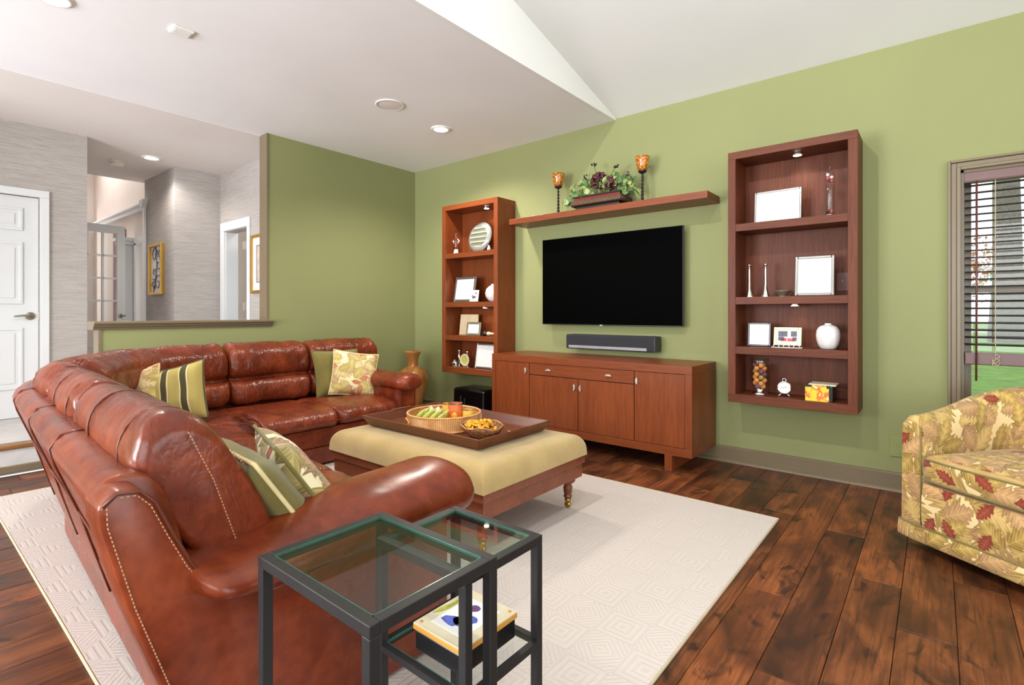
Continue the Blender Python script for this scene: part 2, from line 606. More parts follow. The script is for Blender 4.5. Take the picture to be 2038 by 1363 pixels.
# ------------------------------------------------------------------ mesh helpers
class MB:
    def __init__(self):
        self.v, self.f, self.uv = [], [], {}

    def add(self, verts, faces, uvs=None):
        o = len(self.v)
        self.v += [tuple(p) for p in verts]
        for i, fc in enumerate(faces):
            if uvs:
                self.uv[len(self.f)] = [uvs[k] for k in fc]
            self.f.append(tuple(k + o for k in fc))
        return self

    def box(self, x0, x1, y0, y1, z0, z1, bev=0.0):
        x0, x1 = min(x0, x1), max(x0, x1)
        y0, y1 = min(y0, y1), max(y0, y1)
        z0, z1 = min(z0, z1), max(z0, z1)
        if bev <= 0:
            v = [(x, y, z) for z in (z0, z1) for y in (y0, y1) for x in (x0, x1)]
            return self.add(v, [(0, 2, 3, 1), (4, 5, 7, 6), (0, 1, 5, 4), (2, 6, 7, 3), (0, 4, 6, 2), (1, 3, 7, 5)])
        bm = bmesh.new()
        bmesh.ops.create_cube(bm, size=1.0)
        for p in bm.verts:
            p.co = Vector(((x0 + x1) / 2 + p.co.x * (x1 - x0), (y0 + y1) / 2 + p.co.y * (y1 - y0), (z0 + z1) / 2 + p.co.z * (z1 - z0)))
        bmesh.ops.bevel(bm, geom=bm.edges[:], offset=min(bev, .49 * min(x1 - x0, y1 - y0, z1 - z0)), segments=2, profile=0.5, affect='EDGES')
        return self.bm(bm)

    def bm(self, bm, mat=None):
        bm.verts.index_update()
        vs = [(mat @ p.co) if mat else p.co.copy() for p in bm.verts]
        fs = [tuple(p.index for p in f.verts) for f in bm.faces]
        bm.free()
        return self.add(vs, fs)

    def lathe(self, prof, n=24, c=(0, 0, 0), cap=True):
        vs, fs = [], []
        for r, z in prof:
            for k in range(n):
                a = 2 * PI * k / n
                vs.append((c[0] + r * math.cos(a), c[1] + r * math.sin(a), c[2] + z))
        for i in range(len(prof) - 1):
            for k in range(n):
                k2 = (k + 1) % n
                fs.append((i * n + k, i * n + k2, (i + 1) * n + k2, (i + 1) * n + k))
        if cap:
            fs.append(tuple(range(n))[::-1])
            fs.append(tuple((len(prof) - 1) * n + k for k in range(n)))
        return self.add(vs, fs)

    def sphere(self, c, r, nu=12, nv=8, sc=(1, 1, 1)):
        pr = [(max(1e-4, math.sin(PI * i / nv)), -math.cos(PI * i / nv)) for i in range(nv + 1)]
        vs, fs = [], []
        for a, z in pr:
            for k in range(nu):
                t = 2 * PI * k / nu
                vs.append((c[0] + r * sc[0] * a * math.cos(t), c[1] + r * sc[1] * a * math.sin(t), c[2] + r * sc[2] * z))
        for i in range(nv):
            for k in range(nu):
                k2 = (k + 1) % nu
                fs.append((i * nu + k, i * nu + k2, (i + 1) * nu + k2, (i + 1) * nu + k))
        return self.add(vs, fs)

    def tube(self, pts, r, n=8, closed=False):
        pts = [Vector(p) for p in pts]
        N = len(pts)
        vs, fs = [], []
        up = Vector((0, 0, 1))
        prev = None
        for i, p in enumerate(pts):
            if closed:
                t = (pts[(i + 1) % N] - pts[i - 1])
            else:
                t = pts[min(i + 1, N - 1)] - pts[max(i - 1, 0)]
            t.normalize()
            a = prev if prev is not None else (up if abs(t.z) < .95 else Vector((1, 0, 0)))
            a = (a - t * a.dot(t))
            if a.length < 1e-5:
                a = t.orthogonal()
            a.normalize()
            prev = a
            b = t.cross(a)
            rr = r[i] if isinstance(r, (list, tuple)) else r
            for k in range(n):
                an = 2 * PI * k / n
                vs.append(p + a * (rr * math.cos(an)) + b * (rr * math.sin(an)))
        m = N if closed else N - 1
        for i in range(m):
            for k in range(n):
                k2 = (k + 1) % n
                j = (i + 1) % N
                fs.append((i * n + k, i * n + k2, j * n + k2, j * n + k))
        if not closed:
            fs.append(tuple(range(n))[::-1])
            fs.append(tuple((N - 1) * n + k for k in range(n)))
        return self.add(vs, fs)

    def bar(self, a, b, w, h=None):
        """square bar between two points, w wide (horizontal), h high"""
        h = h or w
        a, b = Vector(a), Vector(b)
        t = (b - a).normalized()
        up = Vector((0, 0, 1)) if abs(t.z) < .95 else Vector((0, 1, 0))
        s = t.cross(up).normalized() * (w / 2)
        u = s.cross(t).normalized() * (h / 2)
        vs = [a - s - u, a + s - u, a + s + u, a - s + u, b - s - u, b + s - u, b + s + u, b - s + u]
        return self.add(vs, [(0, 1, 2, 3), (7, 6, 5, 4), (0, 4, 5, 1), (1, 5, 6, 2), (2, 6, 7, 3), (3, 7, 4, 0)])

    def prism(self, outline, axis, lo, hi):
        """outline: list of 2-D points; axis: extrusion axis"""
        n = len(outline)

        def pt(p, t):
            return {'X': (t, p[0], p[1]), 'Y': (p[0], t, p[1]), 'Z': (p[0], p[1], t)}[axis]
        vs = [pt(p, lo) for p in outline] + [pt(p, hi) for p in outline]
        fs = [tuple(range(n)), tuple(range(2 * n - 1, n - 1, -1))]
        for k in range(n):
            k2 = (k + 1) % n
            fs.append((k, k + n, k2 + n, k2))
        return self.add(vs, fs)

    def xform(self, mat, start=0):
        self.v = self.v[:start] + [tuple(mat @ Vector(p)) for p in self.v[start:]]
        return self

    def build(self, name, mat, parent=None, smooth=False, world=False, angle=None, bev=0.0):
        me = bpy.data.meshes.new(name)
        off = Vector((0, 0, 0))
        if world and parent is not None:
            off = parent.matrix_basis.translation.copy()
            if parent.parent:
                off += parent.parent.matrix_basis.translation
        me.from_pydata([tuple(Vector(p) - off) for p in self.v], [], self.f)
        me.validate(verbose=False)
        if self.uv and len(me.polygons) == len(self.f):
            ul = me.uv_layers.new(name='UVMap')
            for p in me.polygons:
                q = self.uv.get(p.index)
                if q:
                    for li, t in zip(p.loop_indices, q):
                        ul.data[li].uv = t
        bm = bmesh.new()
        bm.from_mesh(me)
        bmesh.ops.recalc_face_normals(bm, faces=bm.faces[:])
        if bev > 0:
            es = [e for e in bm.edges if len(e.link_faces) == 2 and e.calc_face_angle(0) > 0.6]
            bmesh.ops.bevel(bm, geom=es, offset=bev, segments=2, profile=0.5, affect='EDGES', clamp_overlap=True)
        if smooth:
            for f in bm.faces:
                f.smooth = True
            if angle:
                for e in bm.edges:
                    if len(e.link_faces) == 2 and e.calc_face_angle(0) > R(angle):
                        e.smooth = False
        bm.to_mesh(me)
        bm.free()
        me.materials.append(M[mat] if isinstance(mat, str) else mat)
        o = bpy.data.objects.new(name, me)
        COL.objects.link(o)
        if parent is not None:
            o.parent = parent
        return o


def part(name, mat, parent, *boxes, bev=0.0, world=False):
    m = MB()
    for b in boxes:
        m.box(*b, bev=bev)
    return m.build(name, mat, parent, world=world)


def tag(o, label, cat, group=None):
    o['label'] = label
    o['category'] = cat
    if group:
        o['group'] = group
    return o


def thing(name, label, cat, loc=(0, 0, 0), rz=0.0, group=None):
    o = bpy.data.objects.new(name, None)
    o.empty_display_size = 0.05
    COL.objects.link(o)
    o.location = loc
    o.rotation_euler = (0, 0, rz)
    return tag(o, label, cat, group)


def struct(o, label=None):
    o['kind'] = 'structure'
    if label:
        o['label'] = label
    return o


def copy_part(o, parent, loc=None, rot=None, scale=None):
    c = o.copy()
    COL.objects.link(c)
    c.parent = parent
    if loc is not None:
        c.location = loc
    if rot is not None:
        c.rotation_euler = rot
    if scale is not None:
        c.scale = scale
    return c


def copy_tree(o, parent=None):
    c = o.copy()
    COL.objects.link(c)
    c.parent = parent
    for ch in list(o.children):
        copy_tree(ch, c)
    return c


# ------------------------------------------------------------------ the setting
W = 3.99           # inside face of the television wall
XL = -4.736        # inside face of the green partition
XB = -4.866        # its foyer face
CEIL = 2.74

# floor slab and planks
floor = struct(part('floor', 'dark_void', None, (XB - .02, 3.2, -3.4, W + .1, -.14, -.012)), 'dark rustic hardwood plank floor of the sunken living room')
PW = 0.1622
plank_cache = {}


def plank_mesh(L):
    L = round(L, 2)
    if L not in plank_cache:
        m = MB().box(-PW / 2 + .0008, PW / 2 - .0008, 0, L - .0016, -.012, 0, bev=0.0022)
        o = m.build('plank', 'plank_wood')
        plank_cache[L] = o.data
        bpy.data.objects.remove(o)
    return plank_cache[L]


known = {0: [3.161], 1: [2.217, 1.03], 2: [3.05, 1.72], 3: [2.59, 1.37], 4: [3.13, 2.255, 1.0], 5: [2.785, 1.6]}
npl = 0
for c in range(-27, 18):
    x = -0.272 + PW * (c - 2.5)
    if x < XB or x > 3.1:
        continue
    spans = []
    cuts = known.get(c)
    if cuts is None:
        r2 = random.Random(c * 13 + 5)
        y = W - r2.uniform(.25, 1.15)
        cuts = []
        while y > -0.8:
            cuts.append(round(y, 2))
            y -= r2.choice((1.22, 1.22, 0.9, .62))
    ys = [W] + cuts + [-0.9]
    for a, b in zip(ys[:-1], ys[1:]):
        if a - b < .06:
            continue
        # planks lying wholly under the rug, or behind the camera, cannot be seen
        if -4.2 < x < -.74 and a < 2.95 and b > .46:
            continue
        if a < -.05 and x > -1.5:
            continue
        if x > 1.6:
            continue
        o = bpy.data.objects.new('plank', plank_mesh(a - b))
        COL.objects.link(o)
        o.parent = floor
        o.location = (x, b, 0)
        npl += 1
# remaining floor behind the camera
# television wall with a window opening
WX0, WX1, WZ0, WZ1 = 0.106, 1.05, 0.55, 1.925
m = MB()
m.box(XB, WX0, W, W + .14, -.1, CEIL + .02)
m.box(WX1, 3.2, W, W + .14, -.1, CEIL + .02)
m.box(WX0, WX1, W, W + .14, -.1, WZ0)
m.box(WX0, WX1, W, W + .14, WZ1, CEIL + .02)
struct(m.build('wall_back', 'green_paint'), 'olive green wall behind the television')

# green partition: full height part and half wall
m = MB()
m.box(XB + .012, XL, 2.262, W, -.1, CEIL + .03)
m.box(XB + .012, XL, 1.035, 2.262, -.1, 0.985)
struct(m.build('wall_left', 'green_paint'), 'olive green partition with half wall open to the foyer')
m = MB()
m.box(XB - .004, XL + .006, 2.246, 2.262, 1.03, CEIL)
m.box(XB - .004, XL + .006, 1.018, 1.036, 0.0, .985)
struct(m.build('trim_1', 'taupe_trim'), 'taupe edge boards on the ends of the green partition')
# moulded cap of the half wall
prof = [(XB - .03, 1.035), (XB - .03, 1.018), (XB - .012, 1.008), (XB - .008, .972), (XL + .008, .972), (XL + .012, .985), (XL + .026, .998), (XL + .03, 1.008), (XL + .046, 1.018), (XL + .046, 1.035)]
m = MB().prism(prof, 'Y', .985, 2.30)
struct(m.build('trim_2', 'taupe_trim', bev=0.002), 'taupe moulded ledge capping the half wall')

# baseboards
bprof = [(0, 0), (0, .022), (.01, .022), (.014, .016), (.014, .0)]


def baseboard_y(name, x0, x1, label):
    o = part(name, 'taupe_trim', None, (x0, x1, W - .016, W, 0, .095))
    m = MB().prism([(W, .095), (W - .018, .095), (W - .018, .103), (W - .010, .112), (W, .114)], 'X', x0, x1)
    m.build('cap_moulding', 'taupe_trim', o)
    m = MB().prism([(W - .016, 0), (W - .034, 0), (W - .032, .008), (W - .024, .017), (W - .016, .02)], 'X', x0, x1)
    m.build('shoe_moulding', 'taupe_trim', o)
    return struct(o, label)


baseboard_y('baseboard_back', XL, 3.1, 'taupe baseboard along the television wall')
o = part('baseboard_left', 'taupe_trim', None, (XL, XL + .016, 1.035, W - .04, 0, .105))
struct(o, 'taupe baseboard along the green partition')

# ceilings
m = MB().box(XB - .02, -2.15, -3.4, W + .1, CEIL, CEIL + .12)
struct(m.build('ceiling', 'ceiling_paint'), 'flat warm white ceiling over the seating')
SL = 0.265
zr = lambda y: CEIL + .014 + SL * (W - y)
m = MB().prism([(W + .05, zr(W + .05)), (0.1, zr(.1)), (-3.4, CEIL + .35), (-3.4, CEIL + .47), (0.1, zr(.1) + .12), (W + .05, zr(W + .05) + .12)], 'X', -2.14, 3.2)
struct(m.build('ceiling_vault', 'vault_paint'), 'white vaulted ceiling rising away from the television wall')
m = MB().prism([(W + .02, CEIL), (-3.4, CEIL), (-3.4, CEIL + .4), (.1, zr(.1) + .05), (W + .02, zr(W) + .03)], 'X', -2.149, -2.12)
struct(m.build('wall_gable', 'vault_paint'), 'white triangular gable above the flat ceiling edge')

# side and rear walls (behind the camera), openings added for the fill lights
m = MB()
m.box(3.05, 3.2, -3.4, -1.6, -.1, 4.2).box(3.05, 3.2, 2.0, W + .1, -.1, 4.2).box(3.05, 3.2, -1.6, 2.0, -.1, .35).box(3.05, 3.2, -1.6, 2.0, 2.65, 4.2)
struct(m.build('wall_right', 'green_paint'), 'olive green side wall with a wide opening added for fill light')
m = MB()
m.box(XB, -4.3, -3.4, -3.25, -.1, 4.2).box(-2.3, -1.2, -3.4, -3.25, -.1, 4.2).box(2.6, 3.2, -3.4, -3.25, -.1, 4.2)
m.box(-4.3, 2.6, -3.4, -3.25, 2.75, 4.2).box(-4.3, 2.6, -3.4, -3.25, -.1, .35)
struct(m.build('wall_rear', 'green_paint'), 'olive green rear wall with openings added for fill light')
m = MB().box(XB - .1, XB, -3.4, -1.0, -.1, CEIL + .1)
struct(m.build('wall_left_rear', 'green_paint'), 'olive green wall beside the foyer opening')

# ------------------------------------------------------------------ foyer
FZ = 0.19
m = MB().box(-10.4, XB - .045, -1.4, 3.6, FZ - .2, FZ)
ff = struct(m.build('floor_foyer', 'concrete'), 'pale foyer floor one step above the living room')
part('step_nosing', 'step_wood', ff, (XB - .14, XB - .03, -1.0, 1.02, FZ - .028, FZ + .004), bev=.008)
part('step_riser', 'step_wood', ff, (XB - .085, XB - .062, -1.0, 1.02, .05, FZ - .028))
part('step_base_moulding', 'taupe_trim', ff, (XB - .062, XB - .03, -1.0, 1.02, 0, .052), bev=.006)
XD = -6.115
m = MB()
m.box(XD - .12, XD, -1.4, .02, FZ, CEIL).box(XD - .12, XD, .90, 1.233, FZ, CEIL).box(XD - .12, XD, .02, .90, 2.11, CEIL)
m.box(-10.3, XD - .12, 1.12, 1.233, FZ, 5.0)
struct(m.build('wall_foyer_left', 'grasscloth'), 'grey grasscloth wall around the white panel door')
m = MB().box(-6.72, -6.60, 2.1, 2.7, FZ, CEIL)
struct(m.build('wall_foyer_return', 'grasscloth'), 'grey grasscloth return wall facing the living room')
m = MB().box(-6.60, -6.46, 2.58, 2.7, FZ, CEIL).box(-5.86, XB + .02, 2.58, 2.7, FZ, CEIL).box(-6.46, -5.86, 2.58, 2.7, 2.04, CEIL)
struct(m.build('wall_foyer_right', 'grasscloth'), 'grey grasscloth wall with an open white doorway')
m = MB().box(-7.62, -6.72, 2.1, 2.22, FZ, CEIL)
struct(m.build('wall_hall', 'grasscloth'), 'pale grasscloth hall wall holding the scrolled mirror')
m = MB().box(-10.3, -7.62, 2.16, 2.26, 2.0, 5.0).box(-10.3, -8.06, 2.16, 2.26, FZ, 2.0).box(-7.72, -7.62, 2.16, 2.26, FZ, 2.0)
m.box(-7.62, -6.7, 2.1, 2.26, CEIL, 5.0)
struct(m.build('wall_hall_far', 'cream_paint'), 'cream hall wall under the tall stairwell')
m = MB().box(-10.4, -10.3, 1.1, 2.3, FZ, 5.0)
struct(m.build('wall_hall_end', 'cream_paint'), 'cream wall closing the hall')
m = MB().box(-8.6, -7.2, 3.3, 3.4, FZ, 2.6).box(-6.6, -4.9, 3.5, 3.6, FZ, 2.6)
struct(m.build('wall_rooms_beyond', 'cream_paint'), 'cream wall of the rooms beyond the foyer doorways')
m = MB().box(-7.75, XB + .01, -1.4, 2.7, CEIL - .004, CEIL - .0005)
struct(m.build('ceiling_foyer', 'dimmed_ceiling_paint'), 'slightly lower foyer ceiling, white dimmed in colour for its weaker light')
m = MB().box(-8.6, XB, 2.7, 3.6, CEIL - .1, CEIL + .1).box(-10.3, -7.75, -1.4, 3.5, 5.0, 5.1)
struct(m.build('ceiling_hall', 'dimmed_ceiling_paint'), 'high ceiling of the stairwell beyond the foyer')
m = MB().box(-10.3, XB, -1.5, -1.4, FZ, 5.0)
struct(m.build('wall_foyer_near', 'grasscloth'), 'grey foyer wall on the near side')

# panel door with casing
dr = thing('panel_door', 'white six panel door with nickel lever in the grey wall', 'door', (XD - .02, .46, FZ))
dr['kind'] = 'structure'
dr.name = 'door_1'
del dr['category']
part('slab', 'white_trim', dr, (-.03, 0.0, -.425, .437, 0.005, 1.915))
for (y0, y1) in ((-.30, -.02), (.055, .335)):
    for (z0, z1) in ((1.62, 1.815), (.985, 1.52), (.25, .78)):
        m = MB().box(-.002, .004, y0, y1, z0, z1)
        f = m.build('door_panel', 'white_trim', dr)
        m = MB()
        t = .022
        m.box(0, .012, y0, y1, z0, z0 + t).box(0, .012, y0, y1, z1 - t, z1).box(0, .012, y0, y0 + t, z0 + t, z1 - t).box(0, .012, y1 - t, y1, z0 + t, z1 - t)
        m.box(.0, .010, y0 + .05, y1 - .05, z0 + .05, z1 - .05)
        m.build('panel_moulding', 'white_trim', f, bev=.003)
h = MB().lathe([(.0, -.002), (.032, 0), (.034, .008), (.02, .014), (.012, .02), (.012, .045), (.0, .047)], 20)
h.xform(Matrix.Translation((0.0, .382, .88)) @ Matrix.Rotation(R(90), 4, 'Y'))
h.tube([(.045, .382, .88), (.05, .36, .882), (.05, .33, .885), (.048, .30, .88), (.05, .275, .878)], [.011, .010, .009, .008, .006], 10)
h.build('door_lever', 'satin_nickel', dr, smooth=True, angle=40)
part('latch_plate', 'nickel', dr, (-.006, .004, .434, .440, .85, .91))
dc = part('trim_3', 'white_trim', None, (XD, XD + .022, .905, .965, FZ, 2.11), (XD, XD + .022, -.06, .965, 2.11, 2.173), (XD, XD + .022, -.06, .0, FZ, 2.11), bev=.004)
struct(dc, 'white casing around the panel door')

# doorway on the right foyer wall with a door standing open
dc = part('trim_4', 'white_trim', None, (-6.56, -6.455, 2.562, 2.58, FZ, 2.05), (-5.865, -5.80, 2.562, 2.58, FZ, 2.05), (-6.56, -5.80, 2.562, 2.58, 2.05, 2.15), (-6.46, -6.44, 2.58, 2.72, FZ, 2.05), (-5.88, -5.86, 2.58, 2.72, FZ, 2.05), bev=.004)
struct(dc, 'white casing of the open doorway beside the gold picture')
d2 = struct(part('door_2', 'white_trim', None, (-6.19, -6.15, 2.72, 3.42, FZ + .01, 2.03)), 'white door standing open in the far doorway')
for z in (1.88, 1.17):
    m = MB().box(-6.255, -6.19, 2.69, 2.715, z - .045, z + .045)
    m.build('hinge', 'nickel', d2)
for z0, z1 in ((.45, 1.0), (1.12, 1.9)):
    m = MB()
    m.box(-6.15, -6.14, 2.85, 3.3, z0, z0 + .03).box(-6.15, -6.14, 2.85, 3.3, z1 - .03, z1).box(-6.15, -6.14, 2.85, 2.88, z0, z1).box(-6.15, -6.14, 3.27, 3.3, z0, z1)
    m.build('panel_moulding', 'white_trim', d2)

# gold picture on the right foyer wall
pt = thing('wall_picture', 'gold framed picture hanging beside the green partition edge', 'picture', (-5.53, 2.58, 1.62))
m = MB()
for b in ((-.225, -.19, -.315, .315), (.19, .225, -.315, .315), (-.19, .19, .28, .315), (-.19, .19, -.315, -.28)):
    m.box(b[0], b[1], -.03, -.002, b[2], b[3], bev=.006)
m.build('frame', 'gold', pt)
part('mat_board', 'picture_mat', pt, (-.19, .19, -.012, -.002, -.28, .28))
m = MB()
for b in ((-.11, -.1, -.2, .2), (.1, .11, -.2, .2), (-.1, .1, .19, .2), (-.1, .1, -.2, -.19)):
    m.box(b[0], b[1], -.015, -.012, b[2], b[3])
m.build('inner_bevel', 'taupe_trim', pt)
part('print', 'picture_art', pt, (-.1, .1, -.0135, -.012, -.19, .19))

# scrolled mirror on the hall wall
mr = thing('wall_panel', 'tall gold framed panel with dark scrolled ironwork on hall wall', 'wall panel', (-7.14, 2.1, 1.61))
m = MB()
for b in ((-.225, -.19, -.3, .3), (.19, .225, -.3, .3), (-.19, .19, .27, .3), (-.19, .19, -.3, -.27)):
    m.box(b[0], b[1], -.04, -.002, b[2], b[3], bev=.005)
m.build('frame', 'gold', mr)
part('backing', 'paper', mr, (-.19, .19, -.01, -.002, -.27, .27))


def spiral(cx, cz, r0, turns, flip, a0):
    pts = []
    for i in range(30):
        t = i / 29.0
        r = r0 * (1 - .85 * t)
        a = a0 + flip * turns * 2 * PI * t
        pts.append((cx + r * math.cos(a), -.016, cz + r * math.sin(a)))
    return pts


for (cx, cz, r0, tn, fl, a0) in ((-.06, .17, .1, 1.2, 1, 0), (.07, .06, .1, 1.2, -1, 2), (-.07, -.04, .09, 1.1, 1, 4), (.06, -.16, .1, 1.2, 1, 1), (-.08, -.2, .07, 1.1, -1, 3), (.11, .2, .06, 1.1, -1, 1)):
    MB().tube(spiral(cx, cz, r0, tn, fl, a0), .0048, 6).build('scroll', 'print_grey', mr, smooth=True)
MB().tube([(-.1, -.016, -.27), (-.02, -.016, -.1), (.02, -.016, .05), (-.02, -.016, .27)], .0048, 6).build('scroll', 'print_grey', mr, smooth=True)

# hall mouldings, pilaster, french door
m = MB().box(-7.62, -7.56, 2.075, 2.1, FZ, 2.44, bev=.004)
m.prism([(-7.68, 2.49), (-7.50, 2.49), (-7.535, 2.44), (-7.56, 2.40), (-7.62, 2.40), (-7.645, 2.44)], 'Y', 2.05, 2.1)
struct(m.build('trim_5', 'white_trim'), 'slim white pilaster strip with flared top in the hall')
m = MB().box(-10.2, -7.62, 2.11, 2.16, 2.40, 2.47, bev=.004).box(-10.2, -7.62, 2.08, 2.16, 2.455, 2.475)
m.box(-7.80, -7.72, 2.12, 2.16, FZ, 2.0).box(-8.12, -8.05, 2.12, 2.16, FZ, 2.0).box(-8.12, -7.72, 2.12, 2.16, 1.98, 2.06)
struct(m.build('trim_6', 'white_trim'), 'white head moulding and door casing along the hall wall')
m = MB().box(-8.50, -8.32, 2.06, 2.16, FZ, 2.0, bev=.004).box(-8.54, -8.28, 2.02, 2.16, 2.0, 2.05).box(-8.57, -8.25, 1.99, 2.16, 2.05, 2.09)
struct(m.build('trim_7', 'white_trim'), 'white pilaster with stepped capital in the hall')
struct(part('trim_8', 'rose_paint', None, (-9.2, -8.62, 2.15, 2.158, FZ, 2.25)), 'dusky rose wall strip behind the hall pilaster')
fd = thing('french_door', 'white french door leaf with glass panes standing in the hall', 'door', (-7.9, 1.77, FZ), R(8))
m = MB().box(-.02, .02, .115, .20, .01, 1.99).box(-.02, .02, -.42, -.345, .01, 1.99).box(-.02, .02, -.345, .115, 1.89, 1.99).box(-.02, .02, -.345, .115, .01, .22)
m.build('frame', 'white_trim', fd, bev=.003)
for y in (-.19, -.03):
    part('muntin', 'white_trim', fd, (-.014, .014, y - .011, y + .011, .22, 1.89))
for i in range(1, 6):
    z = .22 + 1.67 * i / 6
    part('muntin', 'white_trim', fd, (-.014, .014, -.345, .115, z - .011, z + .011))
for y0, y1 in ((-.345, -.201), (-.179, -.041), (-.019, .115)):
    for i in range(6):
        z0 = .22 + 1.67 * i / 6 + .011
        part('pane', 'clear_glass', fd, (-.003, .003, y0, y1, z0, z0 + 1.67 / 6 - .022))
m = MB().lathe([(.0, 0), (.026, 0), (.026, .01), (.01, .016), (.01, .04), (0, .042)], 16)
m.xform(Matrix.Translation((.02, .15, .87)) @ Matrix.Rotation(R(90), 4, 'Y'))
m.tube([(.06, .15, .87), (.062, .19, .87)], .008, 8)
m.build('handle', 'satin_nickel', fd, smooth=True, angle=40)

# ------------------------------------------------------------------ ceiling fittings


def recessed(name, label, x, y, zc, power, col, rad=.075, aim=0.0, cone=150):
    r = thing(name, label, 'ceiling light', (x, y, zc - .004))
    m = MB().lathe([(rad * .8, .0), (rad * .82, -.006), (rad, -.008), (rad * 1.12, -.004), (rad * 1.15, .003)], 32, cap=False)
    m.build('trim_ring', 'white_plastic', r, smooth=True)
    m = MB().lathe([(.001, -.001), (rad * .8, -.001)], 32, cap=False)
    m.build('lens', 'lamp_white', r)
    d = bpy.data.lights.new('recessed_beam', 'SPOT')
    d.energy = power
    d.color = col
    d.spot_size = R(cone)
    d.spot_blend = 0.6
    d.shadow_soft_size = .05
    l = bpy.data.objects.new('beam', d)
    COL.objects.link(l)
    l.parent = r
    l.location = (0, 0, -.03)
    l.rotation_euler = (R(aim), 0, 0)
    return r


WARM = (1.0, 0.91, 0.79)
recessed('recessed_light', 'lit round recessed downlight in the flat ceiling near the corner', -3.425, 3.18, CEIL, 95, WARM)
recessed('recessed_light', 'lit recessed downlight at the top left edge of the photo', -3.56, .575, CEIL, 60, WARM)
recessed('recessed_light', 'lit recessed downlight in the foyer ceiling', -6.42, 1.83, CEIL - .004, 34, (1, .93, .87))
recessed('recessed_light', 'recessed downlight high in the vaulted ceiling above the tables', -1.39, .42, zr(.42) - .005, 180, (1, .97, .93), aim=50, cone=100)
recessed('recessed_light', 'recessed downlight high in the vaulted ceiling above the camera', -.15, .42, zr(.42) - .005, 85, (1, .97, .93), aim=50, cone=100)
sp = thing('ceiling_speaker', 'round white ceiling speaker grille in the flat ceiling', 'ceiling speaker', (-3.338, 2.557, CEIL))
MB().lathe([(.098, 0), (.11, -.001), (.112, -.006), (.104, -.009), (.098, -.006)], 40, cap=False).build('rim', 'white_plastic', sp, smooth=True)
MB().lathe([(.001, -.0075), (.05, -.0065), (.099, -.004)], 40, cap=False).build('grille', 'dimmed_ceiling_paint', sp, smooth=True)
cv = thing('ceiling_plate', 'small white rectangular cover plate on the flat ceiling', 'ceiling plate', (-3.405, 1.12, CEIL))
part('plate', 'white_plastic', cv, (-.052, .052, -.052, .052, -.012, 0), bev=.004)
part('inset', 'white_plastic', cv, (-.034, .034, -.042, .042, -.015, -.012), bev=.001)
sd = thing('smoke_detector', 'round white smoke detector on the foyer ceiling', 'smoke detector', (-6.86, 1.64, CEIL - .004))
MB().lathe([(.068, 0), (.07, -.014), (.066, -.018)], 32).build('base', 'detector_plastic', sd, smooth=True, angle=40)
MB().lathe([(.06, -.018), (.064, -.022), (.06, -.04), (.03, -.048), (.001, -.048)], 32, cap=False).build('cover', 'detector_plastic', sd, smooth=True)

# ------------------------------------------------------------------ window, blinds, outside
wn = thing('window', 'x', 'x', (WX0, W, WZ0))
for k in ('label', 'category'):
    del wn[k]
wn.name = 'window_1'
struct(wn, 'window with taupe moulded casing behind the floral chair')
CW = .058
m = MB()


def casing(m, x0, x1, z0, z1):
    # stepped moulded casing: outer bead, flat, inner bead
    for (o0, o1, d) in ((0, .014, .034), (.014, .040, .020), (.040, .058, .027)):
        m.box(x0 - CW + o0, x0 - CW + o1, W - d, W, z0 - CW + o0, z1 + CW - o0, bev=.003)
        m.box(x1 + CW - o1, x1 + CW - o0, W - d, W, z0 - CW + o0, z1 + CW - o0, bev=.003)
        m.box(x0 - CW + o1, x1 + CW - o1, W - d, W, z1 + CW - o1, z1 + CW - o0, bev=.003)
        m.box(x0 - CW + o1, x1 + CW - o1, W - d, W, z0 - CW + o0, z0 - CW + o1, bev=.003)


casing(m, WX0, WX1, WZ0, WZ1)
m.build('casing', 'taupe_trim', wn, world=True)
m = MB().box(WX0, WX0 + .014, W, W + .14, WZ0, WZ1).box(WX1 - .014, WX1, W, W + .14, WZ0, WZ1).box(WX0, WX1, W, W + .14, WZ1 - .014, WZ1).box(WX0, WX1, W, W + .14, WZ0, WZ0 + .014)
m.build('jamb', 'taupe_trim', wn, world=True)
m = MB()
for (a, b, c, d) in ((WX0 + .014, WX0 + .05, WZ0 + .014, WZ1 - .014), (WX1 - .05, WX1 - .014, WZ0 + .014, WZ1 - .014)):
    m.box(a, b, W + .09, W + .12, c, d)
for z in (WZ0 + .014, (WZ0 + WZ1) / 2 - .02, WZ1 - .05):
    m.box(WX0 + .05, WX1 - .05, W + .09, W + .12, z, z + .036)
m.build('sash', 'taupe_trim', wn, world=True)
for z0, z1 in ((WZ0 + .05, (WZ0 + WZ1) / 2 - .02), ((WZ0 + WZ1) / 2 + .016, WZ1 - .05)):
    MB().box(WX0 + .05, WX1 - .05, W + .103, W + .107, z0, z1).build('pane', 'clear_glass', wn, world=True)

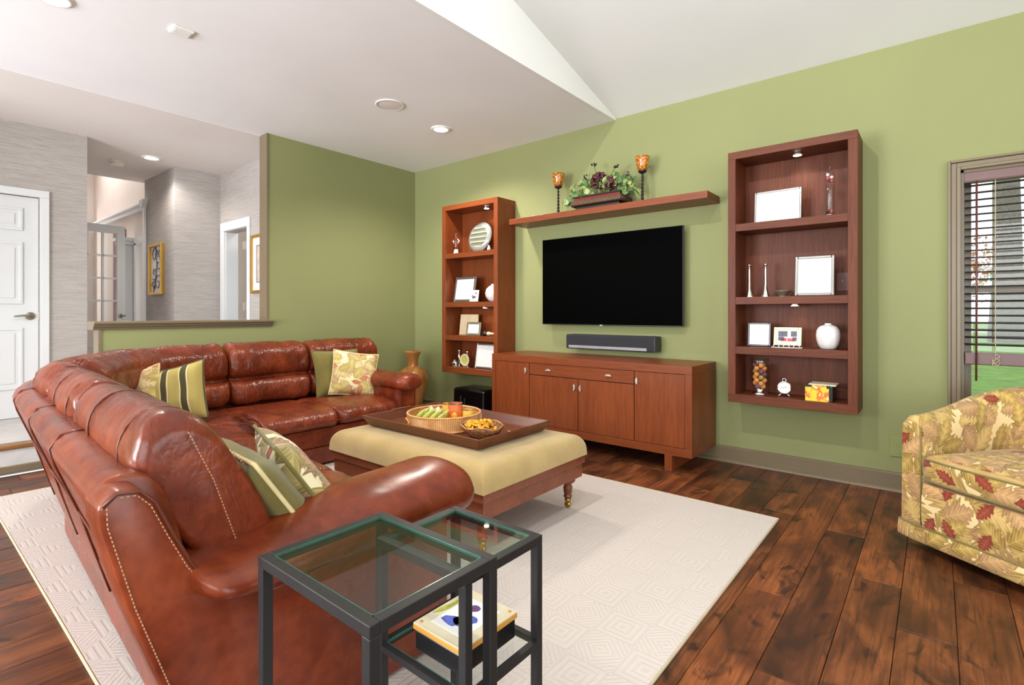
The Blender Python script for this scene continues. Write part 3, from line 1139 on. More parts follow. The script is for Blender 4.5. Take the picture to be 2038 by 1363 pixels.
bl = thing('window_blind', 'dark wooden slat blind lowered over the window', 'window blind', (WX0 + .014, W + .035, .80))
m = MB().prism([(-.032, 1.05), (-.036, 1.06), (-.036, 1.105), (-.028, 1.12), (.02, 1.12), (.02, 1.05)], 'X', 0.0, WX1 - WX0 - .028)
m.build('headrail', 'blind_valance', bl, bev=.003)
sl0 = None
bw = WX1 - WX0 - .028
for i in range(23):
    z = 1.836 - i * .0418 - .80
    if sl0 is None:
        m = MB().prism([(-.024, -.006), (-.012, -.001), (0, .001), (.012, .001), (.024, -.002), (.024, .0015), (.012, .0045), (0, .0045), (-.012, .0025), (-.024, -.003)], 'X', .006, bw - .006)
        sl0 = m.build('slat', 'blind_wood', bl, smooth=True, angle=50)
        sl0.location = (0, 0, z)
    else:
        copy_part(sl0, bl, (0, 0, z))
part('bottom_rail', 'blind_valance', bl, (.004, bw - .004, -.026, .026, 0.0, .07), bev=.006)
m = MB().tube([(.055, -.045, 1.055), (.055, -.047, .5), (.053, -.047, -.09)], .0048, 8)
m.build('tilt_wand', 'wand_wood', bl, smooth=True)
for x in (.135, bw - .135):
    m = MB().tube([(x, -.03, 1.05), (x, -.032, .05)], .002, 6).tube([(x, .03, 1.05), (x, .03, .05)], .0016, 6)
    for i in range(23):
        z = 1.836 - i * .0418 - .80 - .004
        m.tube([(x, -.028, z), (x, .028, z)], .001, 4)
    m.build('ladder_cord', 'cord_tan', bl)
pts = []
for i in range(60):
    t = i / 59 * 6.0 * PI
    pts.append((.137 + .016 * math.sin(t * 1.3), -.04 - .006 * math.cos(t * 2.1), .04 + .025 * math.cos(t) - .01 * t / 6))
MB().tube(pts, .0018, 5).build('knotted_cord', 'cord_tan', bl, smooth=True)

# outlet plate on the wall next to the chair
ou = thing('wall_outlet', 'green painted outlet plate low on the wall beside the chair', 'outlet', (-.19, W, .268))
part('plate', 'outlet_green', ou, (-.036, .036, -.007, 0, -.058, .058), bev=.003)
for z in (-.026, .026):
    part('socket', 'outlet_green', ou, (-.016, .016, -.009, -.007, z - .014, z + .014), bev=.001)

# outside
g = struct(part('ground', 'lawn_grass', None, (-40, 60, W + .2, 110, -.6, -.5)), 'green lawn outside the window')
g2 = struct(part('ground_path', 'concrete', None, (-40, 60, 56, 62, -.5, -.485)), 'pale road across the lawn')


def tree(label, x, y, h, r, mat, crown, seed):
    rr = random.Random(seed)
    t = thing('garden_tree', label, 'tree', (x, y, -.5), 0, 'trees outside the window')
    pts = [(0, 0, 0), (.02, .02, h * .25), (-.05, .05, h * .6), (.05, 0, h)]
    MB().tube(pts, [r * 1.35, r, r * .9, r * .5], 14).build('trunk', 'bark', t, smooth=True)
    for k in range(5):
        a = rr.uniform(0, 6.28)
        z0 = h * rr.uniform(.45, .9)
        L = h * rr.uniform(.3, .5)
        MB().tube([(0, 0, z0), (math.cos(a) * L * .5, math.sin(a) * L * .5, z0 + L * .35), (math.cos(a) * L, math.sin(a) * L, z0 + L * .5)], [r * .4, r * .25, r * .08], 7).build('branch', 'bark', t, smooth=True)
    vs, fs = [], []
    for k in range(900):
        p = Vector((rr.gauss(0, .38), rr.gauss(0, .38), rr.gauss(0, .3))) * crown + Vector((0, 0, h * 1.02))
        e = Euler((rr.uniform(0, 6), rr.uniform(0, 6), rr.uniform(0, 6))).to_matrix()
        s = rr.uniform(.1, .22)
        o = len(vs)
        for q in ((-s, 0, 0), (0, -s * .5, 0), (s, 0, 0), (0, s * .5, .02)):
            vs.append(tuple(p + e @ Vector(q)))
        fs.append((o, o + 1, o + 2, o + 3))
    c = MB().add(vs, fs).build('foliage', mat, t)
    c['kind'] = 'stuff'


tree('grey tree trunk on the lawn seen through the blind', 2.94, 38.6, 14.0, .62, 'leaf_green_far', 2.6, 3)
tree('distant tree with orange autumn leaves seen left in the window', .9, 47, 4.4, .3, 'leaf_autumn', 3.0, 4)
tree('distant green tree far behind the grey trunk', 6.0, 66, 5.0, .35, 'leaf_green_far', 4.0, 5)
tree('distant pale autumn tree right in the window', 9.6, 48, 4.2, .3, 'leaf_autumn', 2.6, 6)

# ------------------------------------------------------------------ rug
RX0, RX1, RY0, RY1 = -4.30, -.641, .40, 3.03
rg = thing('area_rug', 'large cream carved wool rug under the sofa and ottoman', 'rug', ((RX0 + RX1) / 2, (RY0 + RY1) / 2, 0))
part('pile', 'rug_wool', rg, (RX0 + .012, RX1 - .012, RY0 + .012, RY1 - .012, .0005, .011), bev=.004, world=True)
m = MB()
m.tube([(RX0 + .01, RY0 + .01, .006), (RX1 - .01, RY0 + .01, .006), (RX1 - .01, RY1 - .01, .006), (RX0 + .01, RY1 - .01, .006)], .0062, 8, closed=True)
m.build('binding', 'rug_binding', rg, world=True)

# ------------------------------------------------------------------ media console
cs = thing('media_console', 'long cherry wood media console below the television', 'console', (-2.177, 3.475, 0))
CX0, CX1, CY0, CY1 = -3.076, -1.278, 3.475, 3.965
CZ0, CZ1 = .112, .735
part('top', 'cherry_x', cs, (CX0, CX1, CY0, CY1, CZ1 - .057, CZ1), bev=.002, world=True)
part('bottom', 'cherry_x', cs, (CX0, CX1, CY0, CY1, CZ0, CZ0 + .056), bev=.002, world=True)
part('side_panel', 'cherry_z', cs, (CX0, CX0 + .041, CY0, CY1, CZ0 + .056, CZ1 - .057), world=True)
part('side_panel', 'cherry_z', cs, (CX1 - .049, CX1, CY0, CY1, CZ0 + .056, CZ1 - .057), world=True)
part('inner_carcass', 'dark_void', cs, (CX0 + .041, CX1 - .049, CY0 + .026, CY1 - .01, CZ0 + .056, CZ1 - .057), world=True)
for (x0, x1) in ((CX0 + .16, CX0 + .21), (CX1 - .195, CX1 - .142)):
    part('leg', 'cherry_z', cs, (x0, x1, CY0 + .002, CY1 - .03, 0, CZ0), bev=.002, world=True)
g = .003


def front(name, x0, x1, z0, z1, knobs):
    d = part(name, 'cherry_z' if name == 'door' else 'cherry_x', cs, (x0 + g, x1 - g, CY0 + .003, CY0 + .024, z0 + g, z1 - g), bev=.0015, world=True)
    for (kx, kz, vert) in knobs:
        m = MB()
        n = 14
        # half-moon pull
        out = [(math.cos(PI * k / n) * .026, math.sin(PI * k / n) * .017) for k in range(n + 1)]
        m.prism(out, 'Y', -.020, -.004)
        m.box(-.008, .008, -.004, .002, .0, .009)
        if vert:
            m.xform(Matrix.Rotation(R(90) * vert, 4, 'Y'))
        m.xform(Matrix.Translation((kx, CY0 + .003, kz)))
        m.build('half_moon_pull', 'nickel', d, world=True, bev=.003)


front('door', CX0 + .041, -2.66, .168, .678, [(-2.70, .61, 1)])
front('drawer', -2.66, -1.702, .579, .678, [(-2.459, .622, 0), (-1.907, .622, 0)])
front('door', -2.66, -2.18, .168, .579, [(-2.214, .51, 1)])
front('door', -2.18, -1.702, .168, .579, [(-2.147, .51, -1)])
front('door', -1.702, CX1 - .049, .168, .678, [(-1.670, .608, -1)])
m = MB().tube([(-1.93, 3.93, .05), (-1.90, 3.90, .04), (-1.86, 3.88, .055), (-1.82, 3.90, .085), (-1.81, 3.94, .11)], .006, 8)
tag(m.build('power_cable', 'white_cable', smooth=True), 'short white cable on the floor under the console', 'cable')
o = bpy.data.objects['power_cable']

# subwoofer left of the console
sb = thing('subwoofer', 'glossy black subwoofer cube on the floor by the console', 'subwoofer', (-3.46, 3.66, 0))
part('cabinet', 'black_gloss', sb, (-.20, .21, -.10, .20, .02, .37), bev=.02)
m = MB().box(-.10, -.084, -.106, -.098, .05, .30).box(-.05, -.036, -.106, -.098, .05, .28)
m.build('front_slot', 'tv_edge', sb, bev=.003)
for x, y in ((-.16, -.07), (.17, -.07), (-.16, .16), (.17, .16)):
    MB().lathe([(.016, 0), (.018, .02)], 12, (x, y, 0)).build('foot', 'black_metal', sb)

# ------------------------------------------------------------------ television, sound bar
tv = thing('television', 'large black flat screen television mounted on the green wall', 'television', (-2.167, W, .992))
TX0, TX1, TZ0, TZ1 = -2.83, -1.504, .992, 1.77
part('housing', 'tv_edge', tv, (TX0, TX1, 3.902, 3.93, TZ0, TZ1), bev=.003, world=True)
part('screen', 'tv_screen', tv, (TX0 + .004, TX1 - .004, 3.8985, 3.904, TZ0 + .006, TZ1 - .004), world=True)
part('rear_case', 'box_black', tv, (TX0 + .12, TX1 - .04, 3.93, 3.955, TZ0 + .05, TZ1 - .25), bev=.008, world=True)
part('wall_mount', 'black_metal', tv, (-2.4, -1.95, 3.955, W - .001, 1.2, 1.55), world=True)
part('logo_tab', 'silver', tv, (-2.225, -2.20, 3.897, 3.902, TZ0 - .004, TZ0 + .004), world=True)
sbar = thing('sound_bar', 'dark grey sound bar with pale lower strip under the television', 'sound bar', (-2.12, W, .782))
part('body', 'soundbar_cloth', sbar, (-2.538, -1.71, 3.85, W - .02, .785, .91), bev=.012, world=True)
part('end_cap', 'tv_edge', sbar, (-1.722, -1.706, 3.852, W - .021, .787, .908), bev=.006, world=True)
part('strip', 'soundbar_strip', sbar, (-2.506, -1.775, 3.843, 3.852, .793, .817), bev=.003, world=True)
part('bracket', 'black_metal', sbar, (-2.3, -1.95, W - .021, W - .001, .80, .88), world=True)

# ------------------------------------------------------------------ wall shelf units and floating shelf
SY = W - .27
UZ0, UZ1 = .486, 2.20
SHT = [1.705, 1.206, .868]


def shelf_unit(name, label, x0, x1, wx, wz):
    u = thing(name, label, 'shelf unit', ((x0 + x1) / 2, W, UZ0))
    t = .05
    part('top', wx, u, (x0, x1, SY, W - .001, UZ1 - t, UZ1), bev=.0015, world=True)
    part('bottom', wx, u, (x0, x1, SY, W - .001, UZ0, UZ0 + .056), bev=.0015, world=True)
    part('side_panel', wz, u, (x0, x0 + t, SY, W - .001, UZ0 + .056, UZ1 - t), bev=.0015, world=True)
    part('side_panel', wz, u, (x1 - t, x1, SY, W - .001, UZ0 + .056, UZ1 - t), bev=.0015, world=True)
    part('back_panel', wz, u, (x0 + t, x1 - t, W - .02, W - .001, UZ0 + .056, UZ1 - t), world=True)
    for z in SHT:
        part('shelf', wx, u, (x0 + t, x1 - t, SY + .002, W - .02, z - .05, z), bev=.0015, world=True)
    return u


def puck(label, x, z, power, col):
    p = thing('puck_light', label, 'puck light', (x, SY + .13, z))
    MB().lathe([(.030, 0), (.034, -.002), (.034, -.008), (.027, -.011)], 24).build('housing', 'silver', p, smooth=True, angle=40)
    MB().lathe([(.001, -.0125), (.025, -.0125)], 24, cap=False).build('lens', 'lamp_warm', p)
    d = bpy.data.lights.new('puck_beam', 'SPOT')
    d.energy = power
    d.color = col
    d.spot_size = R(140)
    d.spot_blend = .7
    d.shadow_soft_size = .025
    l = bpy.data.objects.new('beam', d)
    COL.objects.link(l)
    l.parent = p
    l.location = (0, 0, -.02)


LX0, LX1 = -3.987, -3.223
SX0, SX1 = -1.118, -.368
shelf_unit('wall_shelf_unit', 'tall narrow wood shelf unit on the wall left of the television', LX0, LX1, 'cherry_x', 'cherry_z')
shelf_unit('wall_shelf_unit', 'tall wood shelf unit on the wall right of the television', SX0, SX1, 'walnut_x', 'walnut_z')
puck('lit puck light in the top bay of the left shelf unit', -3.48, UZ1 - .05, 2.6, (1, .93, .82))
puck('puck light under the second shelf of the left unit', -3.50, SHT[1] - .05, 1.2, (1, .95, .88))
puck('lit puck light in the top bay of the right shelf unit', -.714, UZ1 - .05, 3.2, (1, .9, .78))
puck('puck light under the second shelf of the right unit', -.73, SHT[1] - .05, 1.4, (1, .9, .8))
fs = thing('floating_shelf', 'long cherry wood floating shelf above the television', 'shelf', (-2.17, W, 1.915))
part('board', 'cherry_x', fs, (-3.081, -1.258, SY, W - .001, 1.915, 1.966), bev=.0015, world=True)

# ------------------------------------------------------------------ picture frames and ornaments on the shelves


def frame(name, label, x, y, z, w, h, bar, fm, rz=0.0, tilt=10.0, cat='picture frame', inner=None, pic='paper', depth=.014):
    """standing frame: local x across, faces -y, leans back; a strut behind"""
    r = thing(name, label, cat, (x, y, z), R(rz))
    T = Matrix.Rotation(-R(tilt), 4, 'X')
    m = MB()
    for b in ((-w / 2, -w / 2 + bar, 0, h), (w / 2 - bar, w / 2, 0, h), (-w / 2 + bar, w / 2 - bar, h - bar, h), (-w / 2 + bar, w / 2 - bar, 0, bar)):
        m.box(b[0], b[1], -depth / 2, depth / 2, b[2], b[3], bev=min(.004, bar * .3))
    m.xform(T).xform(Matrix.Translation((0, 0, .002)))
    m.build('frame', fm, r)
    m = MB().box(-w / 2 + bar * .8, w / 2 - bar * .8, -depth * .2, depth * .3, bar * .8, h - bar * .8).xform(T).xform(Matrix.Translation((0, 0, .002)))
    p = m.build('picture', pic, r)
    yb = math.tan(R(tilt)) * h * .6
    m = MB().bar((0, yb + .004, h * .58), (0, yb + .05, .001), .03, .003)
    m.build('strut', fm, r)
    if inner:
        inner(r, T)
    return r


# --- left unit
m_glass = thing('glass_figurine', 'small clear glass figurine at the left of the top shelf', 'figurine', (-3.86, 3.80, SHT[0]))
MB().lathe([(.030, 0), (.032, .004), (.022, .03), (.02, .05)], 16).build('plinth', 'ceramic_white', m_glass, smooth=True)
MB().lathe([(.012, .05), (.020, .08), (.016, .10), (.028, .13), (.024, .155), (.010, .17), (.014, .19), (.010, .205), (.004, .24)], 16).build('body', 'crystal', m_glass, smooth=True)
for sgn in (-1, 1):
    MB().tube([(sgn * .018, 0, .158), (sgn * .046, 0, .135), (sgn * .022, 0, .112)], .006, 8).build('arm', 'ceramic_white', m_glass, smooth=True)
pl = thing('glass_plate', 'round etched glass plate standing on a clear easel', 'plate', (-3.595, 3.86, SHT[0]))
m = MB().lathe([(.001, .0), (.11, .002), (.125, -.004), (.152, -.016), (.158, -.018), (.158, -.014), (.125, .004), (.11, .009), (.001, .008)], 48, cap=False)
m.xform(Matrix.Translation((0, 0, .165)) @ Matrix.Rotation(R(78), 4, 'X'))
m.build('rim', 'etched_glass', pl, smooth=True)
m = MB().lathe([(.001, .0098), (.112, .0098)], 40, cap=False).xform(Matrix.Translation((0, 0, .165)) @ Matrix.Rotation(R(78), 4, 'X'))
m.build('etched_centre', 'etched_plate', pl)
m = MB().tube([(-.05, -.05, .015), (-.05, -.03, .006), (-.05, .05, .006), (-.04, .04, .12)], .005, 8).tube([(.05, -.05, .015), (.05, -.03, .006), (.05, .05, .006), (.04, .04, .12)], .005, 8).tube([(-.05, .02, .006), (.05, .02, .006)], .005, 8)
m.build('easel', 'crystal', pl, smooth=True)
w1 = thing('bud_vase', 'tiny white bud vase at the right end of the top left shelf', 'vase', (-3.395, 3.79, SHT[0]))
MB().lathe([(.012, 0), (.02, .012), (.017, .03), (.009, .042), (.011, .05)], 16).build('body', 'ceramic_white', w1, smooth=True)
MB().lathe([(.009, .05), (.0125, .051), (.0125, .054), (.009, .054)], 16).build('lip', 'ceramic_white', w1, smooth=True)


def small_inset(r, T):
    m = MB().box(.11, .22, -.03, -.024, 0.0, .115).xform(T)
    f = m.build('small_photo_card', 'paper', r)
    m = MB()
    rr = random.Random(4)
    for k in range(6):
        cx, cz = rr.uniform(.14, .19), rr.uniform(.03, .095)
        m.box(cx - .010, cx + .010, -.032, -.0305, cz - .008, cz + .008)
    m.xform(T)
    m.build('photo_print', 'print_grey', f)


frame('picture_frame', 'silver portrait frame with a small photo tucked at its corner', -3.755, 3.80, SHT[1], .29, .265, .028, 'frame_silver', 2, 10, inner=small_inset)
vs_ = thing('round_vase', 'white round vase half hidden on the second left shelf', 'vase', (-3.36, 3.83, SHT[1]))
MB().lathe([(.03, 0), (.06, .015), (.085, .05), (.09, .085), (.08, .125), (.05, .155), (.03, .163)], 32).build('body', 'ceramic_white', vs_, smooth=True)
MB().lathe([(.03, .162), (.032, .166), (.032, .174), (.027, .174), (.025, .165)], 24).build('neck', 'ceramic_white', vs_, smooth=True)

ct = thing('carved_tile', 'cream carved square plaque with a diamond motif', 'plaque', (-3.765, 3.88, SHT[2]), R(0))
T = Matrix.Rotation(-R(7), 4, 'X')
MB().box(-.125, .125, -.01, .01, 0, .215, bev=.005).xform(T).build('slab', 'beige_carved', ct)
m = MB()
for (a, b) in (((-.08, .11), (0, .19)), ((0, .19), (.08, .11)), ((.08, .11), (0, .03)), ((0, .03), (-.08, .11))):
    m.bar((a[0], -.011, a[1]), (b[0], -.011, b[1]), .006, .016)
m.xform(T).build('diamond_relief', 'bone', ct)
m = MB()
for k in range(8):
    a = k * PI / 4
    m.sphere((.026 * math.cos(a), -.010, .11 + .026 * math.sin(a)), .013, 8, 6, (1, .5, 1))
m.xform(T).build('rosette', 'bone', ct, smooth=True)
frame('picture_frame', 'small pewter picture frame in front of the carved plaque', -3.62, 3.80, SHT[2], .185, .135, .022, 'pewter', 3, 10)
br = thing('shaving_brush', 'bone handled brush with black bristles lying on the left shelf', 'brush', (-3.43, 3.80, SHT[2]))
m = MB().lathe([(.013, 0), (.02, .02), (.012, .05), (.010, .09), (.014, .11), (.001, .115)], 16).xform(Matrix.Translation((0.0, 0, .026)) @ Matrix.Rotation(R(90), 4, 'Y'))
m.build('handle', 'bone', br, smooth=True)
m = MB().lathe([(.012, 0), (.024, .03), (.026, .05), (.018, .06)], 16).xform(Matrix.Translation((0.005, 0, .026)) @ Matrix.Rotation(R(-90), 4, 'Y'))
m.build('bristles', 'box_black', br, smooth=True)

tr = thing('silver_trinket', 'small silver openwork trinket on the lowest left shelf', 'trinket', (-3.875, 3.80, UZ0 + .056))
MB().lathe([(.034, 0), (.036, .006), (.038, .03), (.030, .055), (.012, .07), (.006, .085)], 20).build('dome', 'bright_silver', tr, smooth=True)
m = MB()
for k in range(6):
    a = k * PI / 3
    m.sphere((.036 * math.cos(a), .036 * math.sin(a), .03), .012, 8, 6)
m.build('scrollwork', 'dark_frame', tr, smooth=True)
fg = thing('couple_figurine', 'silver couple figurine holding a round framed dial', 'figurine', (-3.745, 3.80, UZ0 + .056))
part('plinth', 'bright_silver', fg, (-.09, .10, -.03, .03, 0, .008), bev=.003)
for sx, h in ((-.068, .178), (.048, .172)):
    MB().tube([(sx, 0, .006), (sx + .008, 0, .06), (sx - .004, 0, .11), (sx, 0, h - .03)], [.012, .011, .014, .008], 10).build('body', 'bright_silver', fg, smooth=True)
    MB().sphere((sx, 0, h - .014), .016, 12, 8).build('head', 'bright_silver', fg, smooth=True)
MB().tube([(-.068, 0, .115), (-.035, -.01, .10), (-.015, -.01, .125)], .006, 8).build('arm', 'bright_silver', fg, smooth=True)
m = MB().lathe([(.046, -.008), (.06, -.008), (.063, 0), (.06, .008), (.046, .008), (.046, -.008)], 36, cap=False).xform(Matrix.Translation((.02, -.012, .075)) @ Matrix.Rotation(R(90), 4, 'X'))
m.build('ring', 'bone', fg, smooth=True)
m = MB().lathe([(.001, .002), (.047, .002)], 30, cap=False).xform(Matrix.Translation((.02, -.014, .075)) @ Matrix.Rotation(R(90), 4, 'X'))
m.build('dial', 'pod_green', fg)
frame('picture_frame', 'large white portrait frame at the right of the lowest left shelf', -3.47, 3.80, UZ0 + .056, .25, .25, .018, 'frame_silver', 2, 9)

# --- right unit
frame('picture_frame', 'silver landscape frame on the top right shelf', -.832, 3.83, SHT[0], .292, .222, .014, 'frame_silver', -1, 5)
th = thing('galileo_thermometer', 'clear glass float thermometer tube with coloured bulbs', 'thermometer', (-.525, 3.82, SHT[0]))
MB().lathe([(.026, 0), (.028, .004), (.028, .255), (.026, .275), (.016, .29), (.007, .30), (.008, .315), (.005, .335)], 24).build('tube', 'clear_glass', th, smooth=True)
MB().lathe([(.027, 0), (.0285, .002), (.0285, .014), (.026, .016)], 24).build('base_ring', 'bright_silver', th, smooth=True)
MB().lathe([(.0215, .025), (.0215, .20)], 20).build('liquid', 'clear_glass', th, smooth=True)
for (px, pz, mt) in ((-.010, .245, 'print_red'), (.011, .25, 'ceramic_white'), (.0, .228, 'box_black'), (.011, .226, 'print_red'), (-.011, .268, 'ceramic_white'), (-.010, .03, 'box_black'), (.011, .035, 'print_red')):
    MB().sphere((px, -.004, pz), .0105, 10, 8).build('bulb', mt, th, smooth=True)
for i, xx in enumerate((-1.007, -.904)):
    c = thing('silver_candlestick', ['slender silver candlestick nearest the left side of the shelf', 'slender silver candlestick next to the small bowl'][i], 'candlestick', (xx, 3.83, SHT[1]), 0, 'pair of silver candlesticks')
    MB().lathe([(.027, 0), (.028, .003), (.022, .02), (.014, .05), (.009, .085), (.0065, .13), (.0065, .19), (.009, .21)], 20).build('stem', 'bright_silver', c, smooth=True)
    MB().lathe([(.009, .21), (.013, .22), (.014, .226), (.010, .226), (.008, .218)], 20).build('cup', 'bright_silver', c, smooth=True)
bw_ = thing('trinket_bowl', 'small dark flared bowl beside the large silver frame', 'bowl', (-.80, 3.83, SHT[1]))
MB().lathe([(.02, 0), (.022, .004), (.03, .016), (.052, .036), (.055, .04), (.05, .04), (.028, .02), (.001, .014)], 24, cap=False).build('bowl', 'pewter', bw_, smooth=True)
MB().lathe([(.02, 0), (.024, .0), (.024, .005), (.02, .006)], 20).build('foot_ring', 'pewter', bw_, smooth=True)
frame('picture_frame', 'large silver portrait frame leaning on the second right shelf', -.61, 3.80, SHT[1], .222, .262, .018, 'frame_silver', 3, 9)
ol = thing('shelf_outlet', 'dark brown outlet plate on the back of the right shelf unit', 'outlet', (-.47, W - .02, 1.30))
part('plate', 'leather_piping', ol, (-.04, .04, -.006, 0, -.06, .06), bev=.002)
part('socket', 'leather_piping', ol, (-.017, .017, -.008, -.006, -.034, .034), bev=.001)
MB().sphere((-.004, -.009, .004), .003, 8, 6).build('indicator', 'paper', ol)
frame('picture_frame', 'square black edged frame on the third right shelf', -.945, 3.83, SHT[2], .15, .162, .012, 'dark_frame', -4, 4)


def print_patches(r, T):
    w, h = .125, .072
    rr = random.Random(9)
    for (x0, x1, z0, z1, mt) in ((-.055, .0, .062, .098, 'print_grey'), (.02, .055, .062, .098, 'print_grey'), (-.055, -.02, .034, .06, 'print_grey'), (-.04, -.005, .03, .052, 'print_red'), (.0, .045, .03, .05, 'print_red'), (.03, .055, .034, .058, 'print_grey')):
        MB().box(x0, x1, -.0065, -.005, z0, z1).xform(T).build('print_patch', mt, r)


mf = frame('picture_frame', 'mint green frame with a colourful photo on a wire easel', -.765, 3.80, SHT[2] + .012, .165, .122, .02, 'mint_frame', 2, 12, inner=print_patches)
m = MB()
for sx in (-.06, 0, .06):
    m.tube([(sx - .02, -.035, -.008), (sx - .014, -.037, .006), (sx, -.037, .012), (sx + .014, -.037, .006), (sx + .02, -.035, -.008)], .003, 6)
m.tube([(-.09, -.035, -.009), (.09, -.035, -.009)], .003, 6).tube([(-.085, -.035, -.009), (-.085, .05, -.009)], .003, 6).tube([(.085, -.035, -.009), (.085, .05, -.009)], .003, 6)
m.build('easel', 'ceramic_white', mf, smooth=True)
wv = thing('white_vase', 'white glossy rounded vase with vertical ribs on the third shelf', 'vase', (-.536, 3.83, SHT[2]))
m = MB()
prof = [(.032, 0), (.045, .006), (.058, .03), (.066, .06), (.068, .09), (.064, .12), (.05, .142), (.03, .152), (.02, .154)]
n = 48
vs2, fs2 = [], []
for r, z in prof:
    for k in range(n):
        a = 2 * PI * k / n
        rr = r * (1 - .035 * max(0, math.cos(6 * a)) ** 8)
        vs2.append((rr * math.cos(a), rr * math.sin(a), z))
for i in range(len(prof) - 1):
    for k in range(n):
        fs2.append((i * n + k, i * n + (k + 1) % n, (i + 1) * n + (k + 1) % n, (i + 1) * n + k))
fs2.append(tuple(range(n))[::-1])
m.add(vs2, fs2).build('body', 'ceramic_white', wv, smooth=True)
MB().lathe([(.02, .152), (.02, .162), (.018, .164), (.015, .162), (.015, .15)], 24).build('neck', 'ceramic_white', wv, smooth=True)

SB = UZ0 + .056
hv = thing('hurricane_vase', 'clear glass hurricane vase filled with decorative balls', 'vase', (-.94, 3.83, SB))
MB().lathe([(.046, .028), (.040, .045), (.05, .08), (.054, .13), (.050, .18), (.053, .22), (.058, .245), (.056, .245), (.051, .22), (.048, .18), (.052, .13), (.048, .08), (.038, .047)], 32, cap=False).build('bowl', 'clear_glass', hv, smooth=True)
MB().lathe([(.05, 0), (.052, .005), (.04, .016), (.02, .024), (.036, .034), (.001, .036)], 28).build('foot', 'bright_silver', hv, smooth=True)
rb = random.Random(21)
cols = ['ball_orange', 'ball_olive', 'ball_purple']
names = {'ball_orange': 'orange', 'ball_olive': 'olive', 'ball_purple': 'plum'}
k = 0
for lay in range(8):
    z = SB + .055 + lay * .0205
    nr = 3
    for j in range(nr):
        a = j * 2 * PI / nr + lay * 1.05
        c = cols[(k * 7 + lay) % 3] if k % 4 else 'ball_orange'
        r = .0165
        rad = .029 if lay > 0 else .022
        b = MB().sphere((0, 0, 0), r, 12, 8).build('decorative_ball', c, smooth=True)
        b.location = (-.94 + rad * math.cos(a), 3.83 + rad * math.sin(a), z)
        tag(b, 'textured %s ball inside the glass hurricane vase' % names[c], 'ball', '%s balls in the hurricane vase' % names[c])
        k += 1
ck = thing('desk_clock', 'small silver round desk clock on little feet', 'clock', (-.785, 3.81, SB), R(14))
m = MB().lathe([(.001, .014), (.036, .014), (.040, .010), (.041, -.008), (.037, -.010), (.036, -.004), (.001, -.004)], 36, cap=False).xform(Matrix.Translation((0, 0, .062)) @ Matrix.Rotation(R(90), 4, 'X') @ Matrix.Scale(-1, 4, (0, 0, 1)))
m.build('case', 'bright_silver', ck, smooth=True)
m = MB().lathe([(.001, 0), (.0355, 0)], 32, cap=False).xform(Matrix.Translation((0, -.0045, .062)) @ Matrix.Rotation(R(90), 4, 'X'))
m.build('dial', 'paper', ck)
m = MB().bar((0, -.006, .062), (.014, -.006, .068), .003, .002).bar((0, -.006, .062), (-.022, -.006, .056), .002, .002)
m.build('hands', 'box_black', ck)
m = MB()
for kk in range(12):
    a = kk * PI / 6
    m.bar((.027 * math.cos(a), -.0052, .062 + .027 * math.sin(a)), (.032 * math.cos(a), -.0052, .062 + .032 * math.sin(a)), .0015, .002)
m.build('hour_marks', 'print_grey', ck)
for sx in (-1, 1):
    MB().tube([(sx * .014, 0, .026), (sx * .026, -.004, .012), (sx * .034, -.008, .004)], [.005, .004, .005], 8).build('foot', 'bright_silver', ck, smooth=True)
MB().tube([(.0 + .012 * math.cos(t), 0, .11 + .011 * math.sin(t)) for t in [i * PI / 5 for i in range(10)]], .0028, 6, closed=True).build('handle', 'bright_silver', ck, smooth=True)
yb = thing('recipe_box', 'yellow fruit patterned box with black sides and open lid', 'box', (-.585, 3.80, SB), R(0))
part('body', 'box_black', yb, (-.065, .085, -.055, .11, 0, .098), bev=.002)
part('front_panel', 'fruit_print', yb, (-.065, .065, -.058, -.054, 0.0, .099))
part('lid', 'wood_pale', yb, (-.05, .10, -.04, .11, .098, .106), bev=.002)
part('clip', 'box_black', yb, (-.065, -.03, -.06, -.054, .088, .102))
part('clip', 'box_black', yb, (.052, .072, -.06, -.054, .084, .102))

# --- floating shelf
for i, (xx, lab) in enumerate(((-2.618, 'black beaded candle holder with amber glass cup, left of the flowers'), (-1.812, 'black beaded candle holder with amber glass cup, right of the flowers'))):
    c = thing('candle_holder', lab, 'candle holder', (xx, 3.85, 1.966), 0, 'pair of beaded candle holders')
    m = MB().lathe([(.036, 0), (.036, .004), (.022, .010), (.008, .018), (.006, .03)], 20)
    m.build('foot', 'iron', c, smooth=True)
    for q in range(7):
        MB().sphere((0, 0, .042 + q * .0285), .0125 - .0004 * q, 12, 8, (1, 1, 1.15)).build('bead', 'iron', c, smooth=True)
    MB().lathe([(.006, .03), (.006, .24)], 10).build('rod', 'iron', c)
    MB().lathe([(.008, .236), (.026, .246), (.034, .252), (.034, .262), (.028, .264)], 20).build('cup_holder', 'iron', c, smooth=True)
    MB().lathe([(.030, .262), (.040, .276), (.046, .31), (.051, .345), (.056, .372), (.0535, .372), (.048, .345), (.043, .31), (.037, .28), (.001, .27)], 28, cap=False).build('amber_cup', 'amber_glass', c, smooth=True)

